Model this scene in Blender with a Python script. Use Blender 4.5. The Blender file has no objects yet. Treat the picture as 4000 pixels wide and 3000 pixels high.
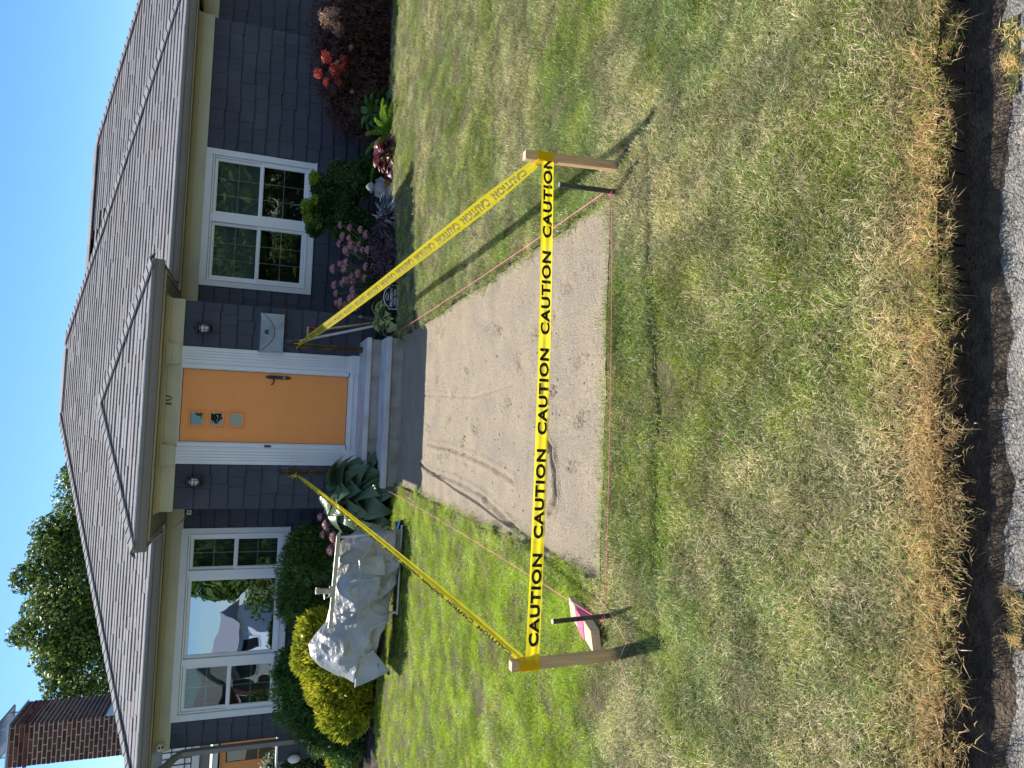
import bpy, bmesh, math, random
import numpy as np
from mathutils import Vector, Matrix, noise as mnoise
random.seed(7); rng=np.random.default_rng(7)
S=bpy.context.scene; COL=S.collection
# ---------------------------------------------------------------- camera (phone held sideways: rolled a quarter turn)
yaw,pitch,roll=math.radians(3.606),math.radians(19.782),math.radians(3.233)
d=Vector((math.sin(yaw)*math.cos(pitch),math.cos(yaw)*math.cos(pitch),-math.sin(pitch)))
r=Vector((math.cos(yaw),-math.sin(yaw),0)); u=r.cross(d)
r2=r*math.cos(roll)+u*math.sin(roll); u2=u*math.cos(roll)-r*math.sin(roll)
cd=bpy.data.cameras.new('camera'); cam=bpy.data.objects.new('camera',cd); COL.objects.link(cam)
cd.sensor_width=36; cd.sensor_fit='HORIZONTAL'; cd.lens=2700/4000*36; cd.clip_start=.05; cd.clip_end=2000
X,Y,Z=-u2,r2,-d
cam.matrix_world=Matrix(((X.x,Y.x,Z.x,.348),(X.y,Y.y,Z.y,-9.476),(X.z,Y.z,Z.z,1.526),(0,0,0,1)))
S.camera=cam
# ---------------------------------------------------------------- sky and sun
SUN=Vector((.335,-.705,-1)).normalized()     # direction the light travels
W=bpy.data.worlds.new('World'); S.world=W; W.use_nodes=True
wn=W.node_tree.nodes; sk=wn.new('ShaderNodeTexSky'); sk.sky_type='NISHITA'; sk.sun_disc=False
sk.sun_elevation=math.asin(-SUN.z); sk.sun_rotation=math.atan2(-SUN.x,-SUN.y)
sk.air_density=1.0; sk.dust_density=.35; sk.ozone_density=4.0; sk.altitude=50
hs_=wn.new('ShaderNodeHueSaturation'); hs_.inputs['Saturation'].default_value=1.25; W.node_tree.links.new(sk.outputs[0],hs_.inputs['Color']); 
_l=W.node_tree.links; tc_=wn.new('ShaderNodeTexCoord'); sx_=wn.new('ShaderNodeSeparateXYZ'); _l.new(tc_.outputs['Generated'],sx_.inputs[0])
cn=wn.new('ShaderNodeTexNoise'); cn.inputs['Scale'].default_value=5; cn.inputs['Detail'].default_value=7; cmp_=wn.new('ShaderNodeMapping'); cmp_.inputs['Scale'].default_value=(1,1,3.2); _l.new(tc_.outputs['Generated'],cmp_.inputs[0]); _l.new(cmp_.outputs[0],cn.inputs['Vector'])
c1=wn.new('ShaderNodeMapRange'); c1.inputs[1].default_value=.47; c1.inputs[2].default_value=.62; _l.new(cn.outputs[0],c1.inputs[0])
c2=wn.new('ShaderNodeMapRange'); c2.inputs[1].default_value=-.1; c2.inputs[2].default_value=-.5; _l.new(sx_.outputs[1],c2.inputs[0])
c3_=wn.new('ShaderNodeMath'); c3_.operation='MULTIPLY'; _l.new(c1.outputs[0],c3_.inputs[0]); _l.new(c2.outputs[0],c3_.inputs[1])
cm=wn.new('ShaderNodeMix'); cm.data_type='RGBA'; _l.new(c3_.outputs[0],cm.inputs[0]); _l.new(hs_.outputs[0],cm.inputs[6]); cm.inputs[7].default_value=(6.5,6.8,7.2,1); _l.new(cm.outputs[2],wn['Background'].inputs[0]); wn['Background'].inputs[1].default_value=.10
sl=bpy.data.lights.new('sun','SUN'); sl.energy=4.9; sl.angle=math.radians(.53); sl.color=(1,.95,.86)
so=bpy.data.objects.new('sun',sl); COL.objects.link(so); so.rotation_euler=SUN.to_track_quat('-Z','Y').to_euler(); so.location=(-3,6,12)
S.view_settings.view_transform='Standard'; S.view_settings.look='None'; S.view_settings.exposure=.85; S.view_settings.gamma=1
S.view_settings.use_curve_mapping=False
S.cycles.max_bounces=6; S.cycles.diffuse_bounces=4; S.cycles.transparent_max_bounces=12

# ================================================================ helpers
def nt_new(name):
    m=bpy.data.materials.new(name); m.use_nodes=True; return m,m.node_tree.nodes,m.node_tree.links
def pm(name,c1,c2=None,scale=8,rough=.7,bump=.0,bscale=60,metal=0,spec=.3,objrand=0,detail=6,stretch=None,c3=None,s3=2,transl=0,coat=0):
    """noise mix of two base colours + optional large-scale third colour, random value per object, fine relief"""
    m,n,l=nt_new(name); b=n['Principled BSDF']; c2=c2 or c1
    geo=n.new('ShaderNodeNewGeometry'); src=geo.outputs['Position']
    if stretch:
        mp=n.new('ShaderNodeMapping'); mp.inputs['Scale'].default_value=stretch; l.new(src,mp.inputs[0]); src=mp.outputs[0]
    t=n.new('ShaderNodeTexNoise'); t.inputs['Scale'].default_value=scale; t.inputs['Detail'].default_value=detail; l.new(src,t.inputs['Vector'])
    rp=n.new('ShaderNodeMapRange'); rp.inputs[1].default_value=.32; rp.inputs[2].default_value=.68; l.new(t.outputs[0],rp.inputs[0])
    mx=n.new('ShaderNodeMix'); mx.data_type='RGBA'; l.new(rp.outputs[0],mx.inputs[0])
    mx.inputs[6].default_value=(*c1,1); mx.inputs[7].default_value=(*c2,1); out=mx.outputs[2]
    if c3:
        t3=n.new('ShaderNodeTexNoise'); t3.inputs['Scale'].default_value=s3; t3.inputs['Detail'].default_value=5; l.new(geo.outputs['Position'],t3.inputs['Vector'])
        r3=n.new('ShaderNodeMapRange'); r3.inputs[1].default_value=.5; r3.inputs[2].default_value=.7; l.new(t3.outputs[0],r3.inputs[0])
        m3=n.new('ShaderNodeMix'); m3.data_type='RGBA'; l.new(r3.outputs[0],m3.inputs[0]); l.new(out,m3.inputs[6]); m3.inputs[7].default_value=(*c3,1); out=m3.outputs[2]
    if objrand:
        oi=n.new('ShaderNodeObjectInfo'); hs=n.new('ShaderNodeHueSaturation'); mr=n.new('ShaderNodeMapRange')
        mr.inputs[3].default_value=1-objrand; mr.inputs[4].default_value=1+objrand; l.new(oi.outputs['Random'],mr.inputs[0]); l.new(mr.outputs[0],hs.inputs['Value'])
        l.new(out,hs.inputs['Color']); out=hs.outputs[0]
    l.new(out,b.inputs['Base Color']); b.inputs['Roughness'].default_value=rough; b.inputs['Metallic'].default_value=metal
    b.inputs['Specular IOR Level'].default_value=spec; b.inputs['Coat Weight'].default_value=coat
    if bump:
        tb=n.new('ShaderNodeTexNoise'); tb.inputs['Scale'].default_value=bscale; tb.inputs['Detail'].default_value=5; l.new(src,tb.inputs['Vector'])
        bp=n.new('ShaderNodeBump'); bp.inputs['Strength'].default_value=bump; bp.inputs['Distance'].default_value=.02; l.new(tb.outputs[0],bp.inputs['Height']); l.new(bp.outputs[0],b.inputs['Normal'])
    return m
def leafmat(name,cols,transl=.35,rough=.45,spec=.3,patch=None,pscale=1.5):
    """leaf colours picked per leaf through the point attribute col.r; light passes through the blades"""
    m,n,l=nt_new(name); b=n['Principled BSDF']; o=n['Material Output']
    a=n.new('ShaderNodeAttribute'); a.attribute_name='col'; sp=n.new('ShaderNodeSeparateColor'); l.new(a.outputs['Color'],sp.inputs[0])
    rr=n.new('ShaderNodeValToRGB'); e=rr.color_ramp.elements; k=len(cols)
    e[0].position=0; e[0].color=(*cols[0],1); e[1].position=1; e[1].color=(*cols[-1],1)
    for i in range(1,k-1): q=e.new(i/(k-1)); q.color=(*cols[i],1)
    fac=sp.outputs[0]
    if patch:
        g=n.new('ShaderNodeNewGeometry'); t=n.new('ShaderNodeTexNoise'); t.inputs['Scale'].default_value=pscale; t.inputs['Detail'].default_value=3
        l.new(g.outputs['Position'],t.inputs['Vector']); ma=n.new('ShaderNodeMath'); ma.operation='MULTIPLY_ADD'; l.new(t.outputs[0],ma.inputs[0]); ma.inputs[1].default_value=patch; ma.inputs[2].default_value=-patch/2
        ad=n.new('ShaderNodeMath'); ad.operation='ADD'; ad.use_clamp=True; l.new(ma.outputs[0],ad.inputs[0]); l.new(fac,ad.inputs[1]); fac=ad.outputs[0]
    l.new(fac,rr.inputs[0]); l.new(rr.outputs[0],b.inputs['Base Color'])
    b.inputs['Roughness'].default_value=rough; b.inputs['Specular IOR Level'].default_value=spec
    tr=n.new('ShaderNodeBsdfTranslucent'); l.new(rr.outputs[0],tr.inputs[0]); ms=n.new('ShaderNodeMixShader'); ms.inputs[0].default_value=transl
    l.new(b.outputs[0],ms.inputs[1]); l.new(tr.outputs[0],ms.inputs[2]); l.new(ms.outputs[0],o.inputs[0]); return m

class MB:
    def __init__(s): s.v=[]; s.f=[]; s.mi=[]; s.k=0
    def box(s,a,b,M=None):
        i=len(s.v); (x0,y0,z0),(x1,y1,z1)=a,b
        P=[(x0,y0,z0),(x1,y0,z0),(x1,y1,z0),(x0,y1,z0),(x0,y0,z1),(x1,y0,z1),(x1,y1,z1),(x0,y1,z1)]
        if M: P=[tuple(M@Vector(p)) for p in P]
        s.v+=P; s.f+=[tuple(i+q for q in t) for t in((0,3,2,1),(4,5,6,7),(0,1,5,4),(1,2,6,5),(2,3,7,6),(3,0,4,7))]; s.mi+=[s.k]*6; return s
    def hexa(s,P):
        i=len(s.v); s.v+=[tuple(p) for p in P]; s.f+=[tuple(i+q for q in t) for t in((0,3,2,1),(4,5,6,7),(0,1,5,4),(1,2,6,5),(2,3,7,6),(3,0,4,7))]; s.mi+=[s.k]*6; return s
    def tube(s,pts,rad,n=8,cap=True):
        pts=[Vector(p) for p in pts]; R=rad if hasattr(rad,'__len__') else [rad]*len(pts); i0=len(s.v); prev=None
        for j,p in enumerate(pts):
            t=(pts[min(j+1,len(pts)-1)]-pts[max(j-1,0)]).normalized()
            if prev is None: a=t.orthogonal().normalized()
            else: a=(prev-t*prev.dot(t)).normalized()
            prev=a; b=t.cross(a)
            for q in range(n):
                an=2*math.pi*q/n; s.v.append(tuple(p+(a*math.cos(an)+b*math.sin(an))*R[j]))
        for j in range(len(pts)-1):
            for q in range(n):
                A=i0+j*n+q; B=i0+j*n+(q+1)%n; s.f.append((A,B,B+n,A+n)); s.mi.append(s.k)
        if cap:
            s.f.append(tuple(range(i0+n-1,i0-1,-1))); s.f.append(tuple(range(i0+(len(pts)-1)*n,i0+len(pts)*n))); s.mi+=[s.k]*2
        return s
    def prism(s,poly,axis,a,b):
        """poly in the two other axes, extruded from a to b along axis"""
        def mk(p,t):
            q=list(p); q.insert(axis,t); return tuple(q)
        i=len(s.v); n=len(poly); s.v+=[mk(p,a) for p in poly]+[mk(p,b) for p in poly]
        s.f.append(tuple(range(i,i+n))); s.f.append(tuple(range(i+2*n-1,i+n-1,-1))); s.mi+=[s.k]*2
        for q in range(n): s.f.append((i+q,i+n+q,i+n+(q+1)%n,i+(q+1)%n)); s.mi.append(s.k)
        return s
    def lathe(s,prof,c=(0,0,0),n=16,jit=0):
        i=len(s.v); m=len(prof)
        for (rr,z) in prof:
            for q in range(n):
                an=2*math.pi*q/n; k=1+random.uniform(-jit,jit); s.v.append((c[0]+rr*k*math.cos(an),c[1]+rr*k*math.sin(an),c[2]+z))
        for j in range(m-1):
            for q in range(n):
                A=i+j*n+q; B=i+j*n+(q+1)%n; s.f.append((A,B,B+n,A+n)); s.mi.append(s.k)
        s.f.append(tuple(range(i+n-1,i-1,-1))); s.f.append(tuple(range(i+(m-1)*n,i+m*n))); s.mi+=[s.k]*2
        return s
    def mesh(s,name,mats,smooth=False):
        me=bpy.data.meshes.new(name); me.from_pydata(s.v,[],s.f)
        for m in (mats if isinstance(mats,(list,tuple)) else [mats]): me.materials.append(m)
        if any(s.mi): me.polygons.foreach_set('material_index',s.mi)
        bm=bmesh.new(); bm.from_mesh(me); bmesh.ops.recalc_face_normals(bm,faces=bm.faces); bm.to_mesh(me); bm.free()
        if smooth: me.polygons.foreach_set('use_smooth',[True]*len(me.polygons))
        me.update(); return me
    def build(s,name,mats,parent=None,smooth=False,loc=None,bevel=0):
        o=obj(name,s.mesh(name,mats,smooth),parent,loc)
        if bevel:
            md=o.modifiers.new('bevel','BEVEL'); md.width=bevel; md.segments=2; md.limit_method='ANGLE'; md.angle_limit=.6
        return o
def obj(name,me,parent=None,loc=None):
    o=bpy.data.objects.new(name,me); COL.objects.link(o)
    if parent:
        o.parent=parent; mw=parent.get('_w'); 
        o.matrix_parent_inverse=parent.matrix_world.inverted()
    if loc is not None: o.location=loc
    return o
def tag(o,label=None,cat=None,group=None,kind=None):
    if label:o['label']=label
    if cat:o['category']=cat
    if group:o['group']=group
    if kind:o['kind']=kind
    return o
def thing(name,label,cat,loc=(0,0,0),group=None):
    o=bpy.data.objects.new(name,None); COL.objects.link(o); o.location=loc; o.empty_display_size=.1
    o.matrix_world=Matrix.Translation(loc); return tag(o,label,cat,group)
def npmesh(name,V,F,mat,col=None,smooth=False):
    """V (n,3), F (m,k) of a constant k, col (n,) per-vertex value"""
    me=bpy.data.meshes.new(name); V=np.ascontiguousarray(V,np.float32); F=np.ascontiguousarray(F,np.int32); m,k=F.shape
    me.vertices.add(len(V)); me.vertices.foreach_set('co',V.ravel()); me.loops.add(m*k); me.loops.foreach_set('vertex_index',F.ravel())
    me.polygons.add(m); me.polygons.foreach_set('loop_start',np.arange(0,m*k,k,dtype=np.int32)); me.polygons.foreach_set('loop_total',np.full(m,k,np.int32))
    if smooth: me.polygons.foreach_set('use_smooth',np.ones(m,bool))
    me.update(calc_edges=True)
    if col is not None:
        a=me.attributes.new('col','FLOAT_COLOR','POINT'); C=np.ones((len(V),4),np.float32); C[:,0]=col; a.data.foreach_set('color',C.ravel())
    me.materials.append(mat); me.validate(); return me
def unit(a): return a/np.maximum(np.linalg.norm(a,axis=-1,keepdims=True),1e-9)
def leaves(cen,nrm,up,ln,wd,col,shape='leaf',bend=.15):
    """one small bent blade per row: base, two shoulders, tip"""
    n=len(cen); side=unit(np.cross(nrm,up)); up=unit(np.cross(side,nrm)); ln=np.broadcast_to(np.asarray(ln,float).reshape(-1,1),(n,1)); wd=np.broadcast_to(np.asarray(wd,float).reshape(-1,1),(n,1))
    b=cen-up*ln*.5; mid=cen+nrm*ln*bend; t=cen+up*ln*.5-nrm*ln*bend*.4
    V=np.stack([b,mid+side*wd*.5,t,mid-side*wd*.5],1).reshape(-1,3)
    F=np.arange(n)[:,None]*4+np.array([[0,1,2,3]]); return V,F,np.repeat(col,4)
def lobes_points(lobes,n,shell=.25,rngl=None):
    """points in the outer shell of a set of ellipsoid lobes, with outward normals"""
    R=rngl or rng; w=np.array([l[3]*l[4]+l[4]*l[5]+l[3]*l[5] for l in lobes]); idx=R.choice(len(lobes),n,p=w/w.sum())
    L=np.array(lobes)[idx]; dr=unit(R.normal(size=(n,3))); rad=1-shell*R.random((n,1))**1.5
    nz=np.array([mnoise.noise(Vector(p*2.3+L[i,:3])) for i,p in enumerate(dr)])[:,None]
    P=L[:,:3]+dr*L[:,3:6]*rad*(1+.22*nz); N=unit(dr/L[:,3:6]); return P,N
def noise_at(P,s,off=0): return np.array([mnoise.noise(Vector((p[0]*s+off,p[1]*s,p[2]*s))) for p in P])

# ================================================================ materials
M_side=pm('slate_blue_paint',(.036,.043,.062),(.045,.052,.073),scale=3,rough=.62,bump=.25,bscale=40,objrand=.10,stretch=(1,1,.35),c3=(.064,.069,.085),s3=.8)
M_dark=pm('unlit_interior_black',(.004,.004,.004),rough=.9)  # near-black colour stands in for the shade of unlit interiors
M_trim=pm('white_trim_paint',(.60,.64,.68),(.66,.69,.72),scale=2.5,rough=.5,bump=.05,bscale=30,spec=.35)
M_vinyl=pm('window_vinyl',(.70,.73,.76),rough=.35,spec=.4)
M_cream=pm('cream_trim_paint',(.45,.44,.33),(.52,.50,.38),scale=2,rough=.6,bump=.08,bscale=25,stretch=(.4,1,3),c3=(.40,.39,.32),s3=1.4)
M_gut=pm('grey_gutter_paint',(.165,.155,.15),(.19,.18,.172),scale=3,rough=.45,spec=.4)
M_gutin=pm('bare_metal_edge',(.55,.60,.66),rough=.35,metal=.7)
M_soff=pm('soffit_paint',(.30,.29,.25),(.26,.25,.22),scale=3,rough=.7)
M_shin=pm('asphalt_shingle',(.27,.255,.262),(.20,.19,.198),scale=30,rough=.9,bump=.4,bscale=220,objrand=.13,c3=(.235,.215,.215),s3=1.3)
M_cap=pm('hip_cap_shingle',(.30,.285,.29),(.22,.21,.215),scale=40,rough=.9,bump=.4,bscale=220,objrand=.14)
M_under=pm('roof_underlay',(.012,.012,.014),rough=.95)
M_door=pm('orange_door_paint',(.76,.285,.075),(.80,.305,.083),scale=4,rough=.42,bump=.04,bscale=90,spec=.4)
M_blk=pm('black_metal',(.012,.012,.014),(.02,.02,.022),scale=20,rough=.45,spec=.5)
M_conc=pm('painted_concrete',(.46,.47,.50),(.52,.52,.54),scale=6,rough=.75,bump=.25,bscale=70,c3=(.36,.35,.34),s3=2.5)
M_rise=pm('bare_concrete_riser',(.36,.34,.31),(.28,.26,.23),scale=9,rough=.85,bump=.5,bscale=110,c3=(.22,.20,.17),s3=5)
M_brick=pm('dark_red_brick',(.150,.048,.042),(.095,.036,.036),scale=14,rough=.9,bump=.7,bscale=120,objrand=.45,c3=(.15,.055,.04),s3=6)
M_mort=pm('mortar',(.55,.50,.40),(.42,.39,.32),scale=15,rough=.95,bump=.6,bscale=90)
M_flash=pm('lead_flashing',(.35,.42,.52),rough=.35,metal=.6)
M_gal=pm('galvanised_metal',(.30,.37,.47),(.20,.245,.31),scale=5,rough=.36,metal=.7,c3=(.36,.40,.46),s3=3)
M_wood=pm('stake_wood',(.78,.50,.25),(.56,.34,.16),scale=14,rough=.75,bump=.4,bscale=60,stretch=(6,6,.5),c3=(.60,.42,.25),s3=9)
M_end=pm('sawn_end_grain',(.62,.48,.33),(.50,.37,.23),scale=80,rough=.8,bump=.3,bscale=200)
M_old=pm('weathered_dark_post',(.075,.05,.032),(.03,.022,.018),scale=12,rough=.85,bump=.7,bscale=40,stretch=(5,5,.4),c3=(.15,.09,.05),s3=6)
M_blue=pm('blue_bracket',(.03,.055,.16),rough=.5)
M_rod=pm('black_steel_rod',(.015,.014,.014),(.05,.04,.035),scale=35,rough=.4,spec=.6,bump=.4,bscale=150,c3=(.10,.08,.07),s3=20)
M_rodend=pm('cut_steel_end',(.55,.55,.56),rough=.35,metal=.8)
M_pink=pm('pink_mason_line',(.86,.16,.30),(.80,.22,.32),scale=90,rough=.6)
M_pinkp=pm('faded_pink_line',(.80,.36,.36),(.70,.42,.33),scale=60,rough=.6)
M_print=pm('black_tape_print',(.008,.008,.007),rough=.45)
M_print2=pm('print_showing_through',(.16,.14,.02),rough=.5)
M_sign=pm('black_sign_face',(.010,.010,.013),rough=.35,spec=.5)
M_signw=pm('white_sign_print',(.78,.80,.84),rough=.5)
M_stone=pm('grey_stone',(.30,.31,.33),(.20,.21,.23),scale=22,rough=.85,bump=.6,bscale=90)
M_slab=pm('blue_grey_slab',(.38,.40,.44),(.31,.33,.37),scale=10,rough=.8,bump=.3,bscale=80)
M_glassw=pm('lamp_frosted_bulb',(.75,.76,.78),rough=.4)
M_bark=pm('bark',(.10,.07,.05),(.05,.035,.025),scale=20,rough=.95,bump=.8,bscale=30)
M_red=pm('red_plastic_grip',(.42,.025,.03),rough=.4)
M_pole=pm('weathered_white_pole',(.48,.47,.45),(.36,.35,.33),scale=12,rough=.6)
M_hand=pm('ash_tool_shaft',(.50,.36,.20),(.38,.26,.14),scale=10,rough=.6)
M_curt=pm('grey_green_curtain',(.20,.23,.21),(.12,.14,.13),scale=3,rough=.9)
M_shade=pm('pleated_blind',(.30,.33,.33),rough=.9)
M_white=pm('white_plastic',(.72,.71,.64),rough=.4)
# yellow barricade tape: thin, glossy, lets light through
M_tape,n,l=nt_new('yellow_tape'); b=n['Principled BSDF']; b.inputs['Base Color'].default_value=(.95,.76,.02,1); b.inputs['Roughness'].default_value=.28; b.inputs['Specular IOR Level'].default_value=.45
t=n.new('ShaderNodeBsdfTranslucent'); t.inputs[0].default_value=(1,.82,.03,1); x=n.new('ShaderNodeMixShader'); x.inputs[0].default_value=.6
l.new(b.outputs[0],x.inputs[1]); l.new(t.outputs[0],x.inputs[2]); tt=n.new('ShaderNodeBsdfTransparent'); tt.inputs[0].default_value=(1,.9,.35,1); x2=n.new('ShaderNodeMixShader'); x2.inputs[0].default_value=.22; l.new(x.outputs[0],x2.inputs[1]); l.new(tt.outputs[0],x2.inputs[2]); l.new(x2.outputs[0],n['Material Output'].inputs[0])
# window glass: partly see-through, partly mirror by angle
def glassmat(name,base_refl,tint=(.75,.82,.80),gc=(.95,.97,1)):
    m,n,l=nt_new(name); n.remove(n['Principled BSDF']); tr=n.new('ShaderNodeBsdfTransparent'); tr.inputs[0].default_value=(*tint,1)
    gl=n.new('ShaderNodeBsdfGlossy'); gl.inputs['Roughness'].default_value=.008; gl.inputs[0].default_value=(*gc,1)
    fr=n.new('ShaderNodeFresnel'); fr.inputs[0].default_value=1.5; ad=n.new('ShaderNodeMath'); ad.operation='ADD'; ad.use_clamp=True; ad.inputs[1].default_value=base_refl; l.new(fr.outputs[0],ad.inputs[0])
    bt=n.new('ShaderNodeTexNoise'); bt.inputs['Scale'].default_value=2.2; bt.inputs['Detail'].default_value=1; gp=n.new('ShaderNodeNewGeometry'); l.new(gp.outputs['Position'],bt.inputs['Vector']); bb=n.new('ShaderNodeBump'); bb.inputs['Strength'].default_value=.06; bb.inputs['Distance'].default_value=.05; l.new(bt.outputs[0],bb.inputs['Height']); l.new(bb.outputs[0],gl.inputs['Normal'])
    x=n.new('ShaderNodeMixShader'); l.new(ad.outputs[0],x.inputs[0]); l.new(tr.outputs[0],x.inputs[1]); l.new(gl.outputs[0],x.inputs[2]); l.new(x.outputs[0],n['Material Output'].inputs[0]); return m
M_glass=glassmat('window_glass',.08,gc=(.55,.62,.66)); M_glassbig=glassmat('picture_window_glass',.42,gc=(.55,.66,.86))
# ================================================================ ground, sand, lawn, bed
def zl(x,y):      # height of the lawn surface
    t=np.clip((x-1.5)/1.7,0,1); t=t*t*(3-2*t); far=np.clip((y+5.5)/2.5,0,1)
    return far*(.10*t+.05*np.clip((x-1.3)/.15,0,1))
def hn(x,y,s,o=0): return mnoise.noise(Vector((x*s+o,y*s-o,o*.7)))
me=bpy.data.meshes.new('ground'); R_=500
me.from_pydata([(-R_,-R_,-.2),(R_,-R_,-.2),(R_,R_,-.2),(-R_,R_,-.2)],[],[(0,1,2,3)]); M_soil=pm('dark_soil',(.045,.034,.025),(.022,.017,.013),scale=12,rough=.95,bump=.8,bscale=60,c3=(.07,.055,.04),s3=4)
me.materials.append(pm('distant_ground',(.07,.08,.04),(.10,.10,.06),scale=.5,rough=.95)); g=obj('ground',me); tag(g,'ground beneath the whole plot reaching to the horizon',kind='structure')
def grid(name,x0,x1,y0,y1,st,zf,mat,keep=None,smooth=True,label=None,kind='structure'):
    xs=np.arange(x0,x1+st/2,st); ys=np.arange(y0,y1+st/2,st); nx,ny=len(xs),len(ys)
    XX,YY=np.meshgrid(xs,ys); V=np.zeros((nx*ny,3)); V[:,0]=XX.ravel(); V[:,1]=YY.ravel(); V[:,2]=[zf(a,b) for a,b in zip(V[:,0],V[:,1])]
    i=np.arange(nx-1)[None,:]+np.arange(ny-1)[:,None]*nx; F=np.stack([i,i+1,i+1+nx,i+nx],-1).reshape(-1,4)
    if keep is not None:
        c=V[F].mean(1); F=F[[keep(a,b) for a,b in c[:,:2]]]
    o=obj(name,npmesh(name,V,F,mat,smooth=smooth)); tag(o,label,kind=kind); return o
# asphalt of the road along the front edge
def z_road(x,y): return -.112+.006*hn(x,y,6)+.003*hn(x,y,25,3)
M_asph=pm('worn_asphalt',(.30,.28,.25),(.12,.115,.105),scale=120,rough=.9,bump=1,bscale=160,c3=(.34,.32,.28),s3=9,detail=4)
grid('road',-3,4,-9.0,-8.2,.02,z_road,M_asph,label='worn asphalt along the front edge of the lawn')
me=bpy.data.meshes.new('road'); me.from_pydata([(-60,-16,-.125),(60,-16,-.125),(60,-8.2,-.125),(-60,-8.2,-.125)],[],[(0,1,2,3)]); me.materials.append(M_asph); tag(obj('road',me),'asphalt street running past the house',kind='structure')
# compacted sand and grit of the dug-out path
def sandL(y): return -.40+.02*math.sin(y*2.1)+.015*hn(0,y,5)
def sandR(y): return 1.35+.125*max(0,min(1,(-2.3-y)/4.2))+.012*hn(5,y,6)
G1=[(-.08,-2.32),(-.14,-2.86),(-.14,-3.79),(-.18,-4.52),(-.26,-5.0),(-.33,-5.32)]
G2=[(.13,-2.71),(.12,-3.6),(.09,-4.11),(.06,-4.6),(.01,-5.02),(-.02,-5.2)]
G3=[(.27,-5.73),(.21,-5.84),(.09,-5.88),(-.04,-5.91),(-.12,-5.86),(-.15,-5.8)]
G4=[(.62,-2.4),(.60,-3.2),(.56,-4.2),(.62,-5.1)]
rr_=random.Random(3)
prints=[(rr_.uniform(.0,1.3),rr_.uniform(-6.3,-2.6),rr_.uniform(-.5,.5)) for _ in range(26)]+[(.55,-5.75,.1),(.85,-5.9,.2),(1.0,-5.7,0),(.45,-5.9,-.2),(.7,-6.15,.3),(.15,-6.1,.2)]
def segd(px,py,pl):
    best=9
    for (ax,ay),(bx,by) in zip(pl[:-1],pl[1:]):
        dx,dy=bx-ax,by-ay; t=max(0,min(1,((px-ax)*dx+(py-ay)*dy)/(dx*dx+dy*dy))); best=min(best,math.hypot(px-ax-t*dx,py-ay-t*dy))
    return best
def z_sand(x,y):
    z=-.05+.010*hn(x,y,1.6)+.004*hn(x,y,7)+.003*hn(x,y,34,2)+.0028*hn(x,y,75,5)
    for G,dp in ((G1,.032),(G2,.026),(G3,.045)):
        q=segd(x,y,G)
        if q<.07:
            k=.6+.6*hn(x,y,9,4); z+=(-dp*k*math.exp(-(q/.014)**2)+dp*.5*k*math.exp(-((q-.035)/.016)**2))
    q=segd(x,y,G4)
    if q<.05: z-=.009*math.exp(-(q/.010)**2)
    for (a,b_,th) in prints:
        dx,dy=x-a,y-b_
        if abs(dx)<.12 and abs(dy)<.18:
            ux=dx*math.cos(th)+dy*math.sin(th); uy=-dx*math.sin(th)+dy*math.cos(th)
            e=(ux/.048)**2+(uy/.125)**2
            if e<1: z-=.004*(1-e)+.020*max(0,min(1,(hn(ux*1.6+a,uy,42,b_)+.02)*6))*(1-e**2)*(.3+.9*max(0,hn(x,y,6,a)+.35))
    ed=min(x-sandL(y),sandR(y)-x,y+6.565)
    if ed<.05: z+=(.05-ed)*.35+ .006*hn(x,y,18,7)
    return z
M_sand=pm('compacted_sand',(.44,.355,.245),(.35,.29,.215),scale=4,rough=.95,bump=1,bscale=150,c3=(.15,.125,.10),s3=150,detail=9)
grid('sand_bed',-.48,1.54,-6.64,-.72,.0095,z_sand,M_sand,keep=lambda a,b:True,smooth=True,label='compacted sandy ground of the dug-out front path')
def z_d(x,y): return -.098+.006*hn(x,y,14,3)-.03*max(0,-8.335+.030*hn(x,0,5,2)+.012*hn(x,0,23)-y)/.04
grid('gutter_dirt',-3,4,-8.50,-8.26,.01,z_d,pm('dry_brown_dirt',(.11,.08,.055),(.05,.038,.028),scale=40,rough=.95,bump=1,bscale=120,c3=(.16,.12,.08),s3=12),label='strip of brown dirt between the lawn edge and the asphalt')
# pebbles and clods on the sand
m=MB()
def pebble(m,x,y,z,s,k=None):
    i=len(m.v); n=6; tl=random.uniform(0,6)
    m.v.append((x,y,z+s*.6)); 
    for q in range(n):
        a=tl+q*2*math.pi/n; rr=s*random.uniform(.7,1.2); m.v.append((x+rr*math.cos(a),y+rr*math.sin(a)*.8,z+random.uniform(-.1,.25)*s))
    for q in range(n): m.f.append((i,i+1+q,i+1+(q+1)%n)); m.mi.append(m.k)
for _ in range(900):
    x=random.uniform(-.3,1.3); y=random.uniform(-6.4,-2.0); pebble(m,x,y,z_sand(x,y)-.001,random.choice([.003,.004,.004,.005,.006,.011 if x<.9 else .005]))
tag(m.build('grit',pm('dark_grit',(.11,.10,.095),(.20,.18,.16),scale=20,rough=.9)),'small dark stones scattered over the sand','grit',kind='stuff')
# loose aggregate beside the lawn edge
m=MB()
for _ in range(5200):
    x=random.uniform(-.9,2.0); y=-8.35-abs(random.gauss(0,.05))-random.uniform(0,.05); pebble(m,x,y,-.113+.006*hn(x,y,6),random.uniform(.0018,.0052))
tag(m.build('gravel',pm('pale_gravel',(.42,.38,.33),(.20,.19,.18),scale=45,rough=.85,c3=(.50,.36,.22),s3=30)),'pale loose gravel along the asphalt below the lawn edge','gravel',kind='stuff')
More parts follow.
